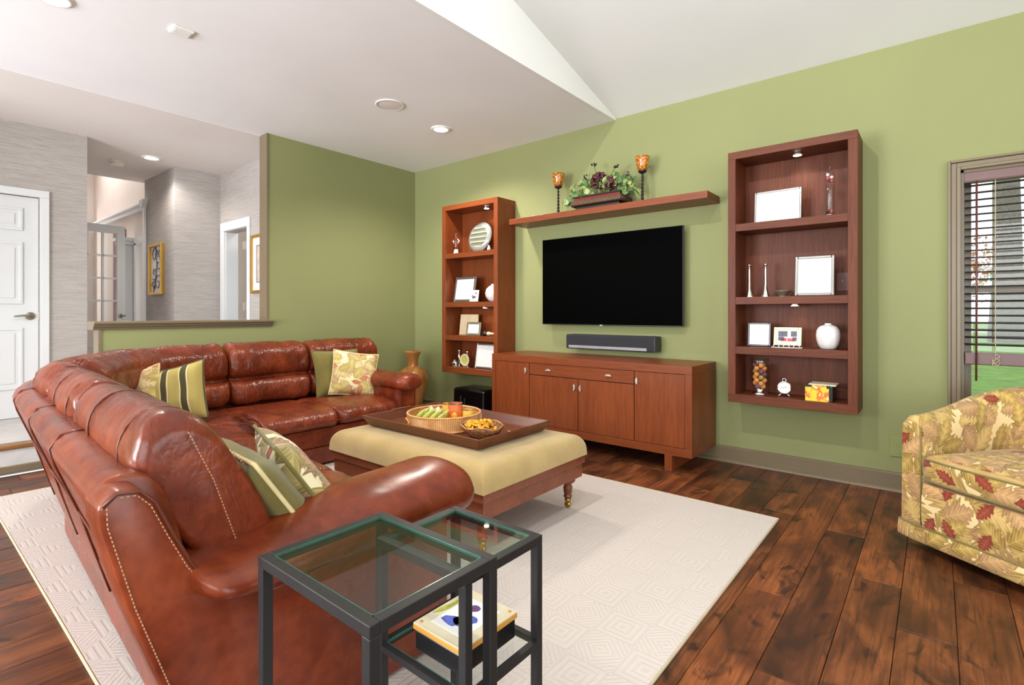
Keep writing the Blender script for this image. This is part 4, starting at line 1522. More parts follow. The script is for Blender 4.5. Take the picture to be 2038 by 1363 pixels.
fa = thing('flower_arrangement', 'ivy and grape arrangement in a dark carved planter', 'flower arrangement', (-2.19, 3.85, 1.966))
part('planter_base', 'planter_black', fa, (-.205, .205, -.065, .075, 0, .035), bev=.004)
m = MB()
for sgn, L in ((0, 0),):
    pass
m.tube([(-.23, -.075, .06), (.23, -.075, .06), (.23, .085, .06), (-.23, .085, .06)], .026, 12, closed=True)
m.build('rope_band', 'planter_rope', fa, smooth=True)
m = MB()
for i in range(34):
    x = -.225 + i * .0136
    m.bar((x, -.099, .044), (x + .014, -.099, .078), .006, .008)
m.build('rope_twist', 'bark_brown', fa)
part('planter_body', 'planter_red', fa, (-.215, .215, -.07, .08, .06, .115), bev=.006)
part('planter_rim', 'planter_black', fa, (-.225, .225, -.08, .09, .108, .122), bev=.004)


def leaf_mesh(mat):
    # lobed ivy leaf, slightly folded
    out = [(0, -.5), (.25, -.42), (.5, -.1), (.32, .05), (.36, .3), (.14, .3), (0, .62), (-.14, .3), (-.36, .3), (-.32, .05), (-.5, -.1), (-.25, -.42)]
    vs, fs = [(0, 0, .0)], []
    for (x, y) in out:
        vs.append((x, y, .16 * abs(x)))
    n = len(out)
    for k in range(n):
        fs.append((0, 1 + k, 1 + (k + 1) % n))
    o = MB().add(vs, fs).build('leaf', mat)
    return o


l1, l2 = leaf_mesh('ivy'), leaf_mesh('ivy_pale')
rl = random.Random(33)
first = {0: True, 1: True}
for i in range(150):
    a = rl.uniform(0, 2 * PI)
    t = rl.random()
    if i < 110:
        x = rl.uniform(-.25, .25)
        top = .16 + .15 * math.sqrt(max(0, 1 - (x / .27) ** 2))
        y = rl.uniform(-.09, .07)
        z = rl.uniform(.12, top)
        if y < -.05:
            z = min(z, .24)
    elif i < 130:
        x = rl.uniform(-.34, -.22)
        y = rl.uniform(-.07, .04)
        z = .22 - abs(x + .2) * 1.1 + rl.uniform(-.03, .03)
    else:
        x = rl.uniform(.22, .32)
        y = rl.uniform(-.06, .04)
        z = .20 + rl.uniform(-.1, .04)
    src = l1 if rl.random() < .62 else l2
    e = Euler((R(rl.uniform(40, 110)), R(rl.uniform(-40, 40)), R(rl.uniform(-70, 70))))
    s = rl.uniform(.035, .062)
    c = copy_part(src, fa, (x, y, z), e, (s, s, s))
for src in (l1, l2):
    bpy.data.objects.remove(src)
m = MB()
for i in range(48):
    v = Vector((rl.gauss(0, 1), rl.gauss(0, 1), rl.gauss(0, 1))).normalized()
    m.sphere((.01 + v.x * .062, -.045 + v.y * .04, .235 + v.z * .06), rl.uniform(.013, .017), 8, 6)
gq = m.build('grape_cluster', 'grape', fa, smooth=True)
gq['kind'] = 'stuff'
m = MB()
for i in range(34):
    v = Vector((rl.gauss(0, 1), rl.gauss(0, 1), rl.gauss(0, 1))).normalized()
    m.sphere((.125 + v.x * .055, -.05 + v.y * .035, .195 + v.z * .05), rl.uniform(.012, .016), 8, 6)
gq = m.build('grape_cluster', 'grape', fa, smooth=True)
gq['kind'] = 'stuff'
for (bx, bz, tx, tz) in ((-.02, .25, -.055, .385), (.09, .24, .16, .335), (.15, .2, .265, .24), (-.1, .2, -.145, .285), (.18, .16, .25, .165)):
    MB().tube([(bx, -.01, bz), ((bx + tx) / 2, -.015, (bz + tz) / 2 + .01), (tx, -.02, tz)], .003, 6).build('stem', 'stem_green', fa, smooth=True)
    m = MB()
    for q in range(7):
        m.sphere((tx + rl.uniform(-.022, .022), -.02 + rl.uniform(-.015, .015), tz + rl.uniform(-.02, .025)), .008, 7, 5)
    gq = m.build('berry_sprig', 'berry_dark', fa, smooth=True)
    gq['kind'] = 'stuff'
for q in range(10):
    a = rl.uniform(-.5, .9)
    MB().tube([(.2, -.02, .13), (.27 + .05 * rl.random(), -.02, .13 + .04 * a), (.33 + .05 * rl.random(), -.02, .06 + .06 * a)], .0016, 4).build('grass_blade', 'ivy_pale', fa)

# ------------------------------------------------------------------ floor vase in the corner
fv = thing('floor_vase', 'tall copper coloured ceramic vase standing in the green corner', 'vase', (-4.47, 3.73, 0))
MB().lathe([(.09, 0), (.10, .01), (.12, .12), (.150, .26), (.166, .36), (.16, .42), (.13, .465), (.085, .492), (.062, .51)], 40).build('body', 'copper_vase', fv, smooth=True)
MB().lathe([(.062, .508), (.056, .535), (.062, .58), (.075, .63), (.09, .665), (.094, .675), (.088, .676), (.07, .64), (.05, .56)], 40, cap=False).build('neck', 'copper_vase', fv, smooth=True)

# ------------------------------------------------------------------ ottoman, tray and things on it
OX0, OX1, OY0, OY1 = -2.70, -1.52, 1.66, 2.49
ot = thing('ottoman', 'olive upholstered ottoman on a wood base with turned legs', 'ottoman', ((OX0 + OX1) / 2, (OY0 + OY1) / 2, .011))


def soft_top(x0, x1, y0, y1, z0, z1, r, nx=60, ny=44, crown=.012):
    vs, fs, uv = [], [], []
    cx, cy, hx, hy = (x0 + x1) / 2, (y0 + y1) / 2, (x1 - x0) / 2, (y1 - y0) / 2
    us = [-1 + 2 * i / nx for i in range(nx + 1)]
    ws = [-1 + 2 * j / ny for j in range(ny + 1)]

    def ease(t):      # concentrate samples at the edge
        return math.copysign(1 - (1 - abs(t)) ** 1.7, t)
    for w_ in ws:
        for u in us:
            x, y = ease(u) * hx, ease(w_) * hy
            dx, dy = max(0.0, abs(x) - (hx - r)) / r, max(0.0, abs(y) - (hy - r)) / r
            d = min(1.0, max(dx, dy))
            px, py = x, y
            z = z0 + (z1 - z0) * (1 - d ** 2.6) ** (1 / 2.6) if d < 1 else z0
            z += crown * (1 - (x / hx) ** 2) * (1 - (y / hy) ** 2)
            vs.append((cx + px, cy + py, z))
            uv.append((px, py))
    n = nx + 1
    for j in range(ny):
        for i in range(nx):
            fs.append((j * n + i, j * n + i + 1, (j + 1) * n + i + 1, (j + 1) * n + i))
    return vs, fs, uv


v_, f_, u_ = soft_top(OX0 - .012, OX1 + .012, OY0 - .012, OY1 + .012, .312, .427, .085, crown=.008)
MB().add(v_, f_, u_).build('cushion', 'ottoman_fabric', ot, smooth=True, world=True)
m = MB().tube([(OX0 - .006, OY0 - .006, .314), (OX1 + .006, OY0 - .006, .314), (OX1 + .006, OY1 + .006, .314), (OX0 - .006, OY1 + .006, .314)], .006, 8, closed=True)
m.build('welt', 'ottoman_fabric', ot, smooth=True, world=True)
part('upper_rail', 'ottoman_wood', ot, (OX0 - .004, OX1 + .004, OY0 - .004, OY1 + .004, .268, .312), bev=.004, world=True)
part('apron', 'ottoman_wood', ot, (OX0 + .008, OX1 - .008, OY0 + .008, OY1 - .008, .19, .268), bev=.003, world=True)
for x in (OX0 + .075, OX1 - .075):
    for y in (OY0 + .075, OY1 - .05):
        m = MB().lathe([(.03, .19), (.036, .182), (.042, .172), (.040, .160), (.026, .150), (.02, .142), (.026, .13), (.024, .10), (.018, .088), (.024, .082), (.024, .074), (.018, .068), (.0155, .06)], 24, (x, y, 0))
        lg = m.build('turned_leg', 'ottoman_wood', ot, smooth=True, world=True)
        m = MB().lathe([(.018, .066), (.018, .056), (.013, .04), (.011, .032)], 20, (x, y, 0))
        m.build('brass_ferrule', 'brass', lg, smooth=True, world=True) if False else m.build('brass_ferrule', 'brass', ot, smooth=True, world=True)
        m = MB().lathe([(.001, -.009), (.017, -.008), (.019, 0), (.017, .008), (.001, .009)], 20, cap=False).xform(Matrix.Translation((x, y, .031)) @ Matrix.Rotation(R(90), 4, 'X'))
        m.build('caster', 'brass', ot, smooth=True, world=True)

TRX, TRY = -2.15, 2.10
ty = thing('serving_tray', 'large dark wood serving tray with flared sides on the ottoman', 'tray', (TRX, TRY, .437))
part('floor', 'tray_floor_wood', ty, (-.435, .435, -.26, .26, 0, .010))
bx, by, tx, tyy, hh, th_ = .44, .265, .475, .30, .058, .016


def flared(m, sx):
    pass


for ax in range(4):
    m = MB()
    if ax < 2:
        s = (-1, 1)[ax]
        q = [(-bx, s * by, 0), (bx, s * by, 0), (tx, s * tyy, hh), (-tx, s * tyy, hh)]
        i = [(-bx + th_, s * (by - th_), 0.004), (bx - th_, s * (by - th_), .004), (tx - th_, s * (tyy - th_), hh), (-tx + th_, s * (tyy - th_), hh)]
    else:
        s = (-1, 1)[ax - 2]
        q = [(s * bx, -by, 0), (s * bx, by, 0), (s * tx, tyy, hh), (s * tx, -tyy, hh)]
        i = [(s * (bx - th_), -by + th_, .004), (s * (bx - th_), by - th_, .004), (s * (tx - th_), tyy - th_, hh), (s * (tx - th_), -tyy + th_, hh)]
    m.add(q + i, [(0, 1, 2, 3), (7, 6, 5, 4), (3, 2, 6, 7), (0, 4, 5, 1), (0, 3, 7, 4), (1, 5, 6, 2)])
    m.build('side_board', 'tray_wood', ty, bev=.003)
for s in (-1, 1):
    m = MB().box(s * (tx - .018), s * (tx + .008), -.075, .075, hh - .006, hh + .005, bev=.004)
    m.build('handle_lip', 'tray_wood', ty)

BX, BY = -2.19, 2.06
bk = thing('wicker_tray', 'round pale wicker tray with handles on the wood tray', 'tray', (BX, BY, .448))
RB = .205
MB().lathe([(.001, .001), (RB - .006, .001), (RB - .004, .008), (.001, .008)], 48, cap=False).build('base', 'wicker', bk, smooth=True, angle=40)
MB().lathe([(RB - .006, .002), (RB, .002), (RB + .006, .08), (RB - .001, .08)], 64, cap=False).build('wall', 'wicker', bk, smooth=True, angle=40)
MB().tube([((RB + .002) * math.cos(2 * PI * k / 64), (RB + .002) * math.sin(2 * PI * k / 64), .082) for k in range(64)], .0065, 8, closed=True).build('rim', 'wicker', bk, smooth=True)
MB().tube([((RB + .003) * math.cos(2 * PI * k / 64), (RB + .003) * math.sin(2 * PI * k / 64), .006) for k in range(64)], .006, 8, closed=True).build('bottom_rim', 'wicker', bk, smooth=True)
for a0 in (R(-118), R(62)):
    pts = [((RB + .008 + .004 * math.sin(PI * t)) * math.cos(a0 + (t - .5) * .42), (RB + .008 + .004 * math.sin(PI * t)) * math.sin(a0 + (t - .5) * .42), .032 + .028 * math.sin(PI * t) ** .35) for t in [i / 16 for i in range(17)]]
    MB().tube(pts, .0055, 8).build('handle', 'wicker', bk, smooth=True)
cz = .457
for (dx, dy, mt, r, h, lab) in ((-.045, .075, 'yellow_candle', .036, .105, 'yellow glass candle cup at the left of the wicker tray'), (.045, .045, 'orange_candle', .042, .12, 'orange embossed candle cup in the middle of the wicker tray'), (.11, .085, 'yellow_candle', .036, .088, 'short yellow candle cup at the right of the wicker tray')):
    c = thing('candle_cup', lab, 'candle', (BX + dx, BY + dy, cz), 0, 'candle cups on the wicker tray')
    MB().lathe([(r * .8, 0), (r * .95, .006), (r, h * .5), (r * .97, h * .95), (r * .9, h), (r * .82, h), (r * .82, h - .012), (.001, h - .014)], 28, cap=False).build('cup', mt, c, smooth=True, angle=50)
    MB().lathe([(.001, h - .013), (r * .8, h - .013)], 20, cap=False).build('wax', 'pod_white', c)
    MB().lathe([(r * .84, h - .002), (r * .98, h - .002), (r * .98, h + .004), (r * .84, h + .004), (r * .84, h - .002)], 24, cap=False).build('silver_rim', 'silver', c, smooth=True, angle=40)
    if mt == 'orange_candle':
        m = MB().lathe([(.012, 0), (.018, .004), (.014, .008)], 16).xform(Matrix.Rotation(R(40), 4, 'Z') @ Matrix.Translation((0, -r - .001, h * .5)) @ Matrix.Rotation(R(90), 4, 'X'))
        m.build('medallion', 'peel', c, smooth=True)
pods = [(-.150, .035, 0, True), (-.098, .045, 0, True), (-.150, -.025, 8, False), (-.098, -.020, -6, False), (-.046, -.022, 5, False), (.008, -.020, -4, False),
        (-.120, -.080, -5, False), (-.066, -.082, 6, False), (-.012, -.080, 0, False), (.044, -.082, -7, False)]
for i, (dx, dy, a, white) in enumerate(pods):
    lab = ['creamy white bud at the left end of the wicker tray', 'creamy white bud beside the yellow candle cup'][i] if white else 'pale green pointed pod leaning in the wicker tray'
    p = thing('seed_pod', lab, 'pod', (BX + dx, BY + dy, cz + (.004 if white else .046)), R(a), 'white buds on the wicker tray' if white else 'green pods on the wicker tray')
    if white:
        MB().lathe([(.013, 0), (.021, .028), (.022, .05), (.014, .07), (.003, .082)], 16).build('bud', 'pod_white', p, smooth=True)
        MB().lathe([(.010, 0), (.022, .022), (.025, .04), (.022, .044)], 12, cap=False).build('sepal', 'pod_green', p, smooth=True)
    else:
        T2 = Matrix.Rotation(R(48), 4, 'Y')
        m = MB().lathe([(.004, -.062), (.014, -.04), (.018, -.008), (.014, .03), (.003, .065)], 14).xform(T2)
        m.build('pod', 'pod_green', p, smooth=True)
        MB().tube([(0, 0, .06), (0, 0, .074)], .0028, 6).xform(T2).build('tip', 'pod_white', p)
OBX, OBY = -1.83, 1.99
ob = thing('woven_bowl', 'brown woven oval bowl with orange peel on the wood tray', 'bowl', (OBX, OBY, .448))
n = 44
prof = [(.045, 0), (.06, .004), (.082, .02), (.105, .048), (.115, .066), (.111, .068), (.098, .05), (.074, .024), (.05, .012), (.001, .010)]
vs2, fs2 = [], []
for r, z in prof:
    for k in range(n):
        a = 2 * PI * k / n
        zz = z + (.006 * math.sin(5 * a) * (z / .066) ** 2)
        vs2.append((r * 1.08 * math.cos(a), r * .92 * math.sin(a), zz))
for i in range(len(prof) - 1):
    for k in range(n):
        fs2.append((i * n + k, i * n + (k + 1) % n, (i + 1) * n + (k + 1) % n, (i + 1) * n + k))
MB().add(vs2, fs2).build('bowl', 'woven_bowl', ob, smooth=True)
MB().tube([(.113 * 1.08 * math.cos(2 * PI * k / n), .113 * .92 * math.sin(2 * PI * k / n), .068 + .006 * math.sin(5 * 2 * PI * k / n)) for k in range(n)], .004, 6, closed=True).build('rim', 'copper_vase', ob, smooth=True)
rp = random.Random(3)
base_peel = None
for i in range(26):
    a = rp.uniform(0, 6.28)
    rad = .078 * math.sqrt(rp.random())
    z = .448 + .045 + rp.uniform(0, .026) + (.02 * (1 - rad / .08))
    if base_peel is None:
        vs2, fs2 = [], []
        nn = 9
        for u in range(nn):
            for v in range(4):
                t = -1.3 + 2.6 * u / (nn - 1)
                vs2.append((.024 * math.sin(t), (v - 1.5) * .011 * (1 - .3 * abs(t)), .018 * math.cos(t) - .01 + .004 * math.cos(v * 2)))
        for u in range(nn - 1):
            for v in range(3):
                fs2.append((u * 4 + v, u * 4 + v + 1, (u + 1) * 4 + v + 1, (u + 1) * 4 + v))
        base_peel = MB().add(vs2, fs2).build('orange_peel', 'peel', smooth=True)
        o = base_peel
        md = o.modifiers.new('thickness', 'SOLIDIFY')
        md.thickness = .003
    else:
        o = base_peel.copy()
        COL.objects.link(o)
    o.location = (OBX + rad * 1.05 * math.cos(a), OBY + rad * .9 * math.sin(a), z)
    o.rotation_euler = (rp.uniform(-.6, .6), rp.uniform(-.6, .6), rp.uniform(0, 6))
    tag(o, 'curled dried orange peel piece in the woven bowl', 'orange peel', 'peel pieces in the woven bowl')

# ------------------------------------------------------------------ sectional sofa
SOFA_PATH = []


def build_path():
    A, B = Vector((-1.34, .285)), Vector((-3.25, .40))
    C, D = Vector((-4.43, 1.56)), Vector((-4.43, 2.99))
    pts = []
    for i in range(60):
        pts.append(A.lerp(B, i / 60))
    t1 = (B - A).normalized()
    P1 = B + t1 * .64
    P2 = C - Vector((0, 1)) * .64
    for i in range(80):
        t = i / 80
        pts.append(B * (1 - t) ** 3 + P1 * 3 * t * (1 - t) ** 2 + P2 * 3 * t * t * (1 - t) + C * t ** 3)
    for i in range(41):
        pts.append(C.lerp(D, i / 40))
    s = [0.0]
    for a, b in zip(pts[:-1], pts[1:]):
        s.append(s[-1] + (b - a).length)
    return pts, s


PTS, PS = build_path()
S_B = PS[60]
S_C = PS[140]
S_D = PS[-1]


def path_at(s):
    s = max(0.0, min(S_D, s))
    lo, hi = 0, len(PS) - 1
    while hi - lo > 1:
        mid = (lo + hi) // 2
        if PS[mid] <= s:
            lo = mid
        else:
            hi = mid
    t = (s - PS[lo]) / max(1e-9, PS[hi] - PS[lo])
    p = PTS[lo].lerp(PTS[hi], t)
    a, b = max(0, lo - 2), min(len(PTS) - 1, hi + 2)
    d = (PTS[b] - PTS[a]).normalized()
    return p, Vector((d.y, -d.x))


def smoothstep(a, b, x):
    t = max(0.0, min(1.0, (x - a) / (b - a)))
    return t * t * (3 - 2 * t)


def depth_at(s):
    return 1.02 + .05 * smoothstep(S_B, S_C, s)


def catmull(ctrl, n):
    """closed smooth loop resampled to n points"""
    m = len(ctrl)
    out = []
    for i in range(m):
        p0, p1, p2, p3 = ctrl[i - 1], ctrl[i], ctrl[(i + 1) % m], ctrl[(i + 2) % m]
        for k in range(12):
            t = k / 12
            q = []
            for a in range(2):
                q.append(.5 * (2 * p1[a] + (p2[a] - p0[a]) * t + (2 * p0[a] - 5 * p1[a] + 4 * p2[a] - p3[a]) * t * t + (3 * p1[a] - p0[a] - 3 * p2[a] + p3[a]) * t ** 3))
            out.append(tuple(q))
    L = [0]
    for i in range(len(out)):
        a, b = out[i], out[(i + 1) % len(out)]
        L.append(L[-1] + math.hypot(a[0] - b[0], a[1] - b[1]))
    res = []
    for k in range(n):
        t = L[-1] * k / n
        i = max(j for j in range(len(out)) if L[j] <= t)
        f = (t - L[i]) / max(1e-9, L[i + 1] - L[i])
        a, b = out[i], out[(i + 1) % len(out)]
        res.append((a[0] + (b[0] - a[0]) * f, a[1] + (b[1] - a[1]) * f))
    return res


def sweep(s0, s1, ctrl, ns, npf, rend=.07, fmin=.62, puff=.04, wr=None, smooth_loop=True, dscale=None, skew=0.0, close=True):
    loop = catmull(ctrl, npf) if smooth_loop else ctrl
    npf = len(loop)
    cd = sum(p[0] for p in loop) / npf
    cz_ = sum(p[1] for p in loop) / npf
    L = s1 - s0
    # dense sampling near both ends
    us = []
    ne = 7
    for i in range(ne):
        us.append(rend / L * (1 - math.cos(PI / 2 * i / ne)))
    for i in range(ns + 1):
        us.append(rend / L + (1 - 2 * rend / L) * i / ns)
    us += [1 - u for u in reversed(us[:ne])]
    vs, fs, uv = [], [], []
    plen = [0]
    for i in range(npf):
        a, b = loop[i], loop[(i + 1) % npf]
        plen.append(plen[-1] + math.hypot(a[0] - b[0], a[1] - b[1]))
    for u in us:
        e = min(u, 1 - u) * L
        t = min(1.0, e / rend)
        f = fmin + (1 - fmin) * math.sqrt(max(0, 1 - (1 - t) ** 2))
        f *= 1 + puff * math.sin(PI * u)
        s = s0 + u * L
        p, nrm = path_at(s)
        ds = dscale(s) if dscale else 1.0
        for k, (d, z) in enumerate(loop):
            dd = cd + (d - cd) * f
            zz = cz_ + (z - cz_) * f
            if wr:
                w = wr(u, u * L, k / npf, d, z)
                rx, rz = d - cd, z - cz_
                q = math.hypot(rx, rz) + 1e-6
                dd += w * rx / q
                zz += w * rz / q
            vs.append((p.x + nrm.x * dd * ds, p.y + nrm.y * dd * ds, zz))
            uv.append((s, plen[k]))
    n = len(us)
    for i in range(n - 1):
        for k in range(npf):
            k2 = (k + 1) % npf
            fs.append((i * npf + k, i * npf + k2, (i + 1) * npf + k2, (i + 1) * npf + k))
    if close:
        for i, rev in ((0, True), (n - 1, False)):
            c = len(vs)
            ring = [vs[i * npf + k] for k in range(npf)]
            vs.append(tuple(sum(r[a] for r in ring) / npf for a in range(3)))
            uv.append((0, 0))
            for k in range(npf):
                k2 = (k + 1) % npf
                fs.append((c, i * npf + k2, i * npf + k) if rev else (c, i * npf + k, i * npf + k2))
    return vs, fs, uv


def wrinkle(seed, amp=.006, along=3.0, across=9.0, ends=1.0):
    def w(u, sl, v, d, z):
        e = min(u, 1 - u)
        n1 = noise.noise(Vector((sl * across * 2.2 + seed, v * along * 4.0 + z * 5, seed * 1.3)))
        ridge = 1 - abs(n1) * 2
        n2 = noise.noise(Vector((sl * 5 + seed * 2, z * 7, v * 5)))
        n3 = noise.noise(Vector((sl * across * 5 - z * 22 + seed, v * along * 6, 3.3)))
        fade = .35 + .65 * math.exp(-((e) / .22) ** 2) * ends
        return amp * (ridge * .8 * fade + n2 * .9 + (1 - abs(n3) * 2) * .45 * fade) * min(1.0, e / .015)
    return w


SO = (-3.3, 1.4, .011)
sf = thing('sectional_sofa', 'brown leather curved sectional sofa around the ottoman', 'sofa', SO)


def sofa_part(name, vfu, smooth=True, mat='leather', angle=None):
    v, f, u = vfu
    return MB().add(v, f, u).build(name, mat, sf, smooth=smooth, world=True, angle=angle)


# outer back shell in upholstered panels
shell = [(.20, .065), (.13, .25), (.06, .50), (.003, .66), (-.010, .71), (.015, .745), (.06, .752), (.10, .735), (.135, .66), (.17, .50), (.20, .36), (.25, .2), (.28, .065)]
edges = [0.0, .62, 1.22, S_B - .05, S_B + .62, S_C - .35, S_C + .35, S_D]
for i, (a, b) in enumerate(zip(edges[:-1], edges[1:])):
    sofa_part('back_shell', sweep(a + .001, b - .001, shell, max(10, int((b - a) / .05)), 64, rend=.012, fmin=.985, puff=.004, wr=wrinkle(i * 3.1 + 1, .0025, 2, 3)))
# seam lines between the shell panels
for e in edges[1:-1]:
    p, nr = path_at(e)
    MB().tube([(p.x + nr.x * (d - .003), p.y + nr.y * (d - .003), z) for d, z in ((.13, .25), (.06, .50), (.002, .66), (-.010, .71), (.014, .747), (.06, .755), (.09, .745))], .0035, 6).build('seam_piping', 'leather_piping', sf, smooth=True, world=True)
# scalloped horizontal seam on the shell
for (a, b) in ((.02, .62), (.62, 1.22), (1.22, S_B - .05)):
    pts = []
    for i in range(25):
        t = i / 24
        s = a + (b - a) * t
        dip = .05 * max(0, 1 - t * 6) + .0
        z = .50 + .09 * t ** 1.5 * 0 + .06 * smoothstep(0.0, .12, t) * 0 + .0
        z = .47 + .045 * smoothstep(0.02, .2, t)
        d = .06 - (z - .5) * .30
        p, nr = path_at(s)
        pts.append((p.x + nr.x * (d - .004), p.y + nr.y * (d - .004), z))
    MB().tube(pts, .0035, 6).build('seam_piping', 'leather_piping', sf, smooth=True, world=True)


# back cushions
def bprof(crease):
    if crease:
        return [(.15, .46), (.12, .58), (.098, .70), (.09, .775), (.125, .83), (.19, .853), (.27, .843), (.345, .785), (.365, .70), (.355, .635), (.318, .600), (.375, .565), (.405, .50), (.39, .43), (.30, .41)]
    return [(.24, .47), (.17, .55), (.115, .64), (.082, .70), (.066, .765), (.084, .825), (.132, .86), (.195, .848), (.25, .795), (.305, .70), (.355, .60), (.385, .52), (.375, .465), (.31, .445)]


bc = [(.02, .86, False, 1), (.86, 1.50, False, 2), (1.50, S_B + .10, False, 3), (S_B + .10, S_C + .10, True, 4), (S_C + .10, S_C + .74, True, 5), (S_C + .74, S_D + .0, True, 6)]
for (a, b, cr, sd_) in bc:
    cush = sofa_part('back_cushion', sweep(a + .004, b - .004, bprof(cr), max(22, int((b - a) / .016)), 96, rend=.065, fmin=.74 if cr else .78, puff=.03, wr=wrinkle(sd_ * 5.7, .013 if sd_ > 2 else .006 * sd_, 2.2, 4.2, 1.0)), mat='leather_soft' if sd_ > 2 else 'leather_mild')
    # curved panel seams on the cushion
    for t in ((.2, .8) if sd_ > 3 else (.16, .6)):
        s = a + (b - a) * t
        pr = catmull(bprof(cr), 96)
        cdd, czz = sum(p[0] for p in pr) / 96, sum(p[1] for p in pr) / 96
        pts = []
        for (d, z) in pr:
            if z > .60 and d > .03:
                f = 1.012 + .035 * math.sin(PI * t)
                p, nr = path_at(s)
                dd, zz = cdd + (d - cdd) * f, czz + (z - czz) * f
                pts.append((p.x + nr.x * dd, p.y + nr.y * dd, zz, d))
        pts.sort(key=lambda q: math.atan2(q[2] - .66, q[3] - .2))
        pts = [q[:3] for q in pts]
        if len(pts) > 4:
            MB().tube(pts[::2], .0028, 6).build('seam_piping', 'leather_piping', cush, smooth=True, world=False).location = tuple(-Vector(SO))

# base and seat cushions
lo_ = [(.16, .03), (.16, .275), (.91, .275), (.915, .155), (.905, .15), (.915, .145), (.91, .03)]


def dsc(s):
    return depth_at(s) / .93


sofa_part('seat_base', sweep(.10, S_D - .06, lo_, 110, 7, rend=.01, fmin=1.0, puff=0.0, smooth_loop=False, dscale=dsc), smooth=True, angle=35)
seat = [(.30, .28), (.28, .33), (.32, .385), (.45, .405), (.62, .41), (.80, .405), (.90, .38), (.935, .335), (.92, .292), (.85, .275), (.55, .27)]
sc_ = [(.16, .86), (.86, 1.50), (1.50, S_C - .02), (S_C - .02, S_C + .58), (S_C + .58, S_D - .31)]
for i, (a, b) in enumerate(sc_):
    sofa_part('seat_cushion', sweep(a + .003, b - .003, seat, max(24, int((b - a) / .018)), 84, rend=.06, fmin=.80, puff=.02, wr=wrinkle(i * 8.3 + 2, .008, 2.0, 3.4), dscale=dsc), mat='leather_soft')
    # welt along the front edge
    pts = []
    for k in range(30):
        t = .03 + .94 * k / 29
        s = a + (b - a) * t
        p, nr = path_at(s)
        d = .938 * dsc(s)
        pts.append((p.x + nr.x * d, p.y + nr.y * d, .325))
    MB().tube(pts, .0035, 6).build('seam_piping', 'leather_piping', sf, smooth=True, world=True)

# near end panel, pad and stitching
panel = [(.47, .02), (1.20, .02), (1.20, .48), (.62, .48), (.535, .47), (.482, .487), (.435, .555), (.398, .635), (.366, .712), (.338, .742), (.298, .746), (.27, .722), (.272, .68), (.318, .5), (.398, .25)]
m = MB().prism(panel, 'X', -1.37, -1.255)
m.build('end_panel', 'leather', sf, smooth=True, world=True, bev=.010, angle=80)


def dash(points, step, r, name, lift=(0, 0, 0)):
    m = MB()
    acc = 0
    for a, b in zip(points[:-1], points[1:]):
        a, b = Vector(a) + Vector(lift), Vector(b) + Vector(lift)
        n = max(1, int((b - a).length / step))
        for i in range(n):
            p, q = a.lerp(b, (i + .1) / n), a.lerp(b, (i + .65) / n)
            m.tube([p, q], r, 5)
    o = m.build(name, 'stitch', sf, world=True)
    return o


xo = -1.2535
top = [(xo, y, z) for y, z in ((.60, .465), (.535, .458), (.472, .476), (.424, .55), (.387, .63), (.356, .703), (.332, .73), (.30, .733))]
dash(top, .009, .0014, 'stitching')
MB().tube([(-1.2545, y, z) for y, z in ((.62, .476), (.535, .468), (.48, .485), (.433, .553), (.396, .633), (.364, .708), (.337, .737), (.299, .741), (.276, .72))], .004, 7).build('seam_piping', 'leather_piping', sf, smooth=True, world=True)
dash([(xo, y, z) for y, z in ((.283, .72), (.284, .68), (.33, .50), (.41, .25), (.485, .04))], .009, .0014, 'stitching')
MB().tube([(-1.262, .94, .46), (-1.2535, .94, .40), (-1.2535, .945, .05)], .002, 6).build('seam_piping', 'leather_piping', sf, world=True)


def arm_pad(fn_c, fn_r, y0, y1, nu, axis, name, seed):
    """puffy rounded arm pad along an axis; fn_c -> centre (cross,z), fn_r -> half sizes"""
    vs, fs = [], []
    n = 48
    us = [0.5 - .5 * math.cos(PI * i / nu) for i in range(nu + 1)]
    for u in us:
        y = y0 + (y1 - y0) * u
        cxx, czz = fn_c(u)
        a, b = fn_r(u)
        for k in range(n):
            t = 2 * PI * k / n
            c, s = math.cos(t), math.sin(t)
            e = .93
            x = math.copysign(abs(c) ** e, c) * a
            z = math.copysign(abs(s) ** e, s) * b
            w = 1 + .025 * noise.noise(Vector((y * 9 + seed, t * 1.5, seed))) + .012 * noise.noise(Vector((y * 16 + seed, z * 14, x * 8)))
            q = (cxx + x * w, y, czz + z * w) if axis == 'Y' else (y, cxx + x * w, czz + z * w)
            vs.append(q)
    for i in range(nu):
        for k in range(n):
            k2 = (k + 1) % n
            fs.append((i * n + k, i * n + k2, (i + 1) * n + k2, (i + 1) * n + k))
    fs.append(tuple(range(n))[::-1])
    fs.append(tuple(nu * n + k for k in range(n)))
    return MB().add(vs, fs).build(name, 'leather', sf, smooth=True, world=True)


def endr(u, p=.10, f0=.35, f1=.25):
    a = min(1.0, u / p)
    b = min(1.0, (1 - u) / (p * 1.3))
    return (f0 + (1 - f0) * math.sqrt(1 - (1 - a) ** 2)) * (f1 + (1 - f1) * math.sqrt(1 - (1 - b) ** 2))


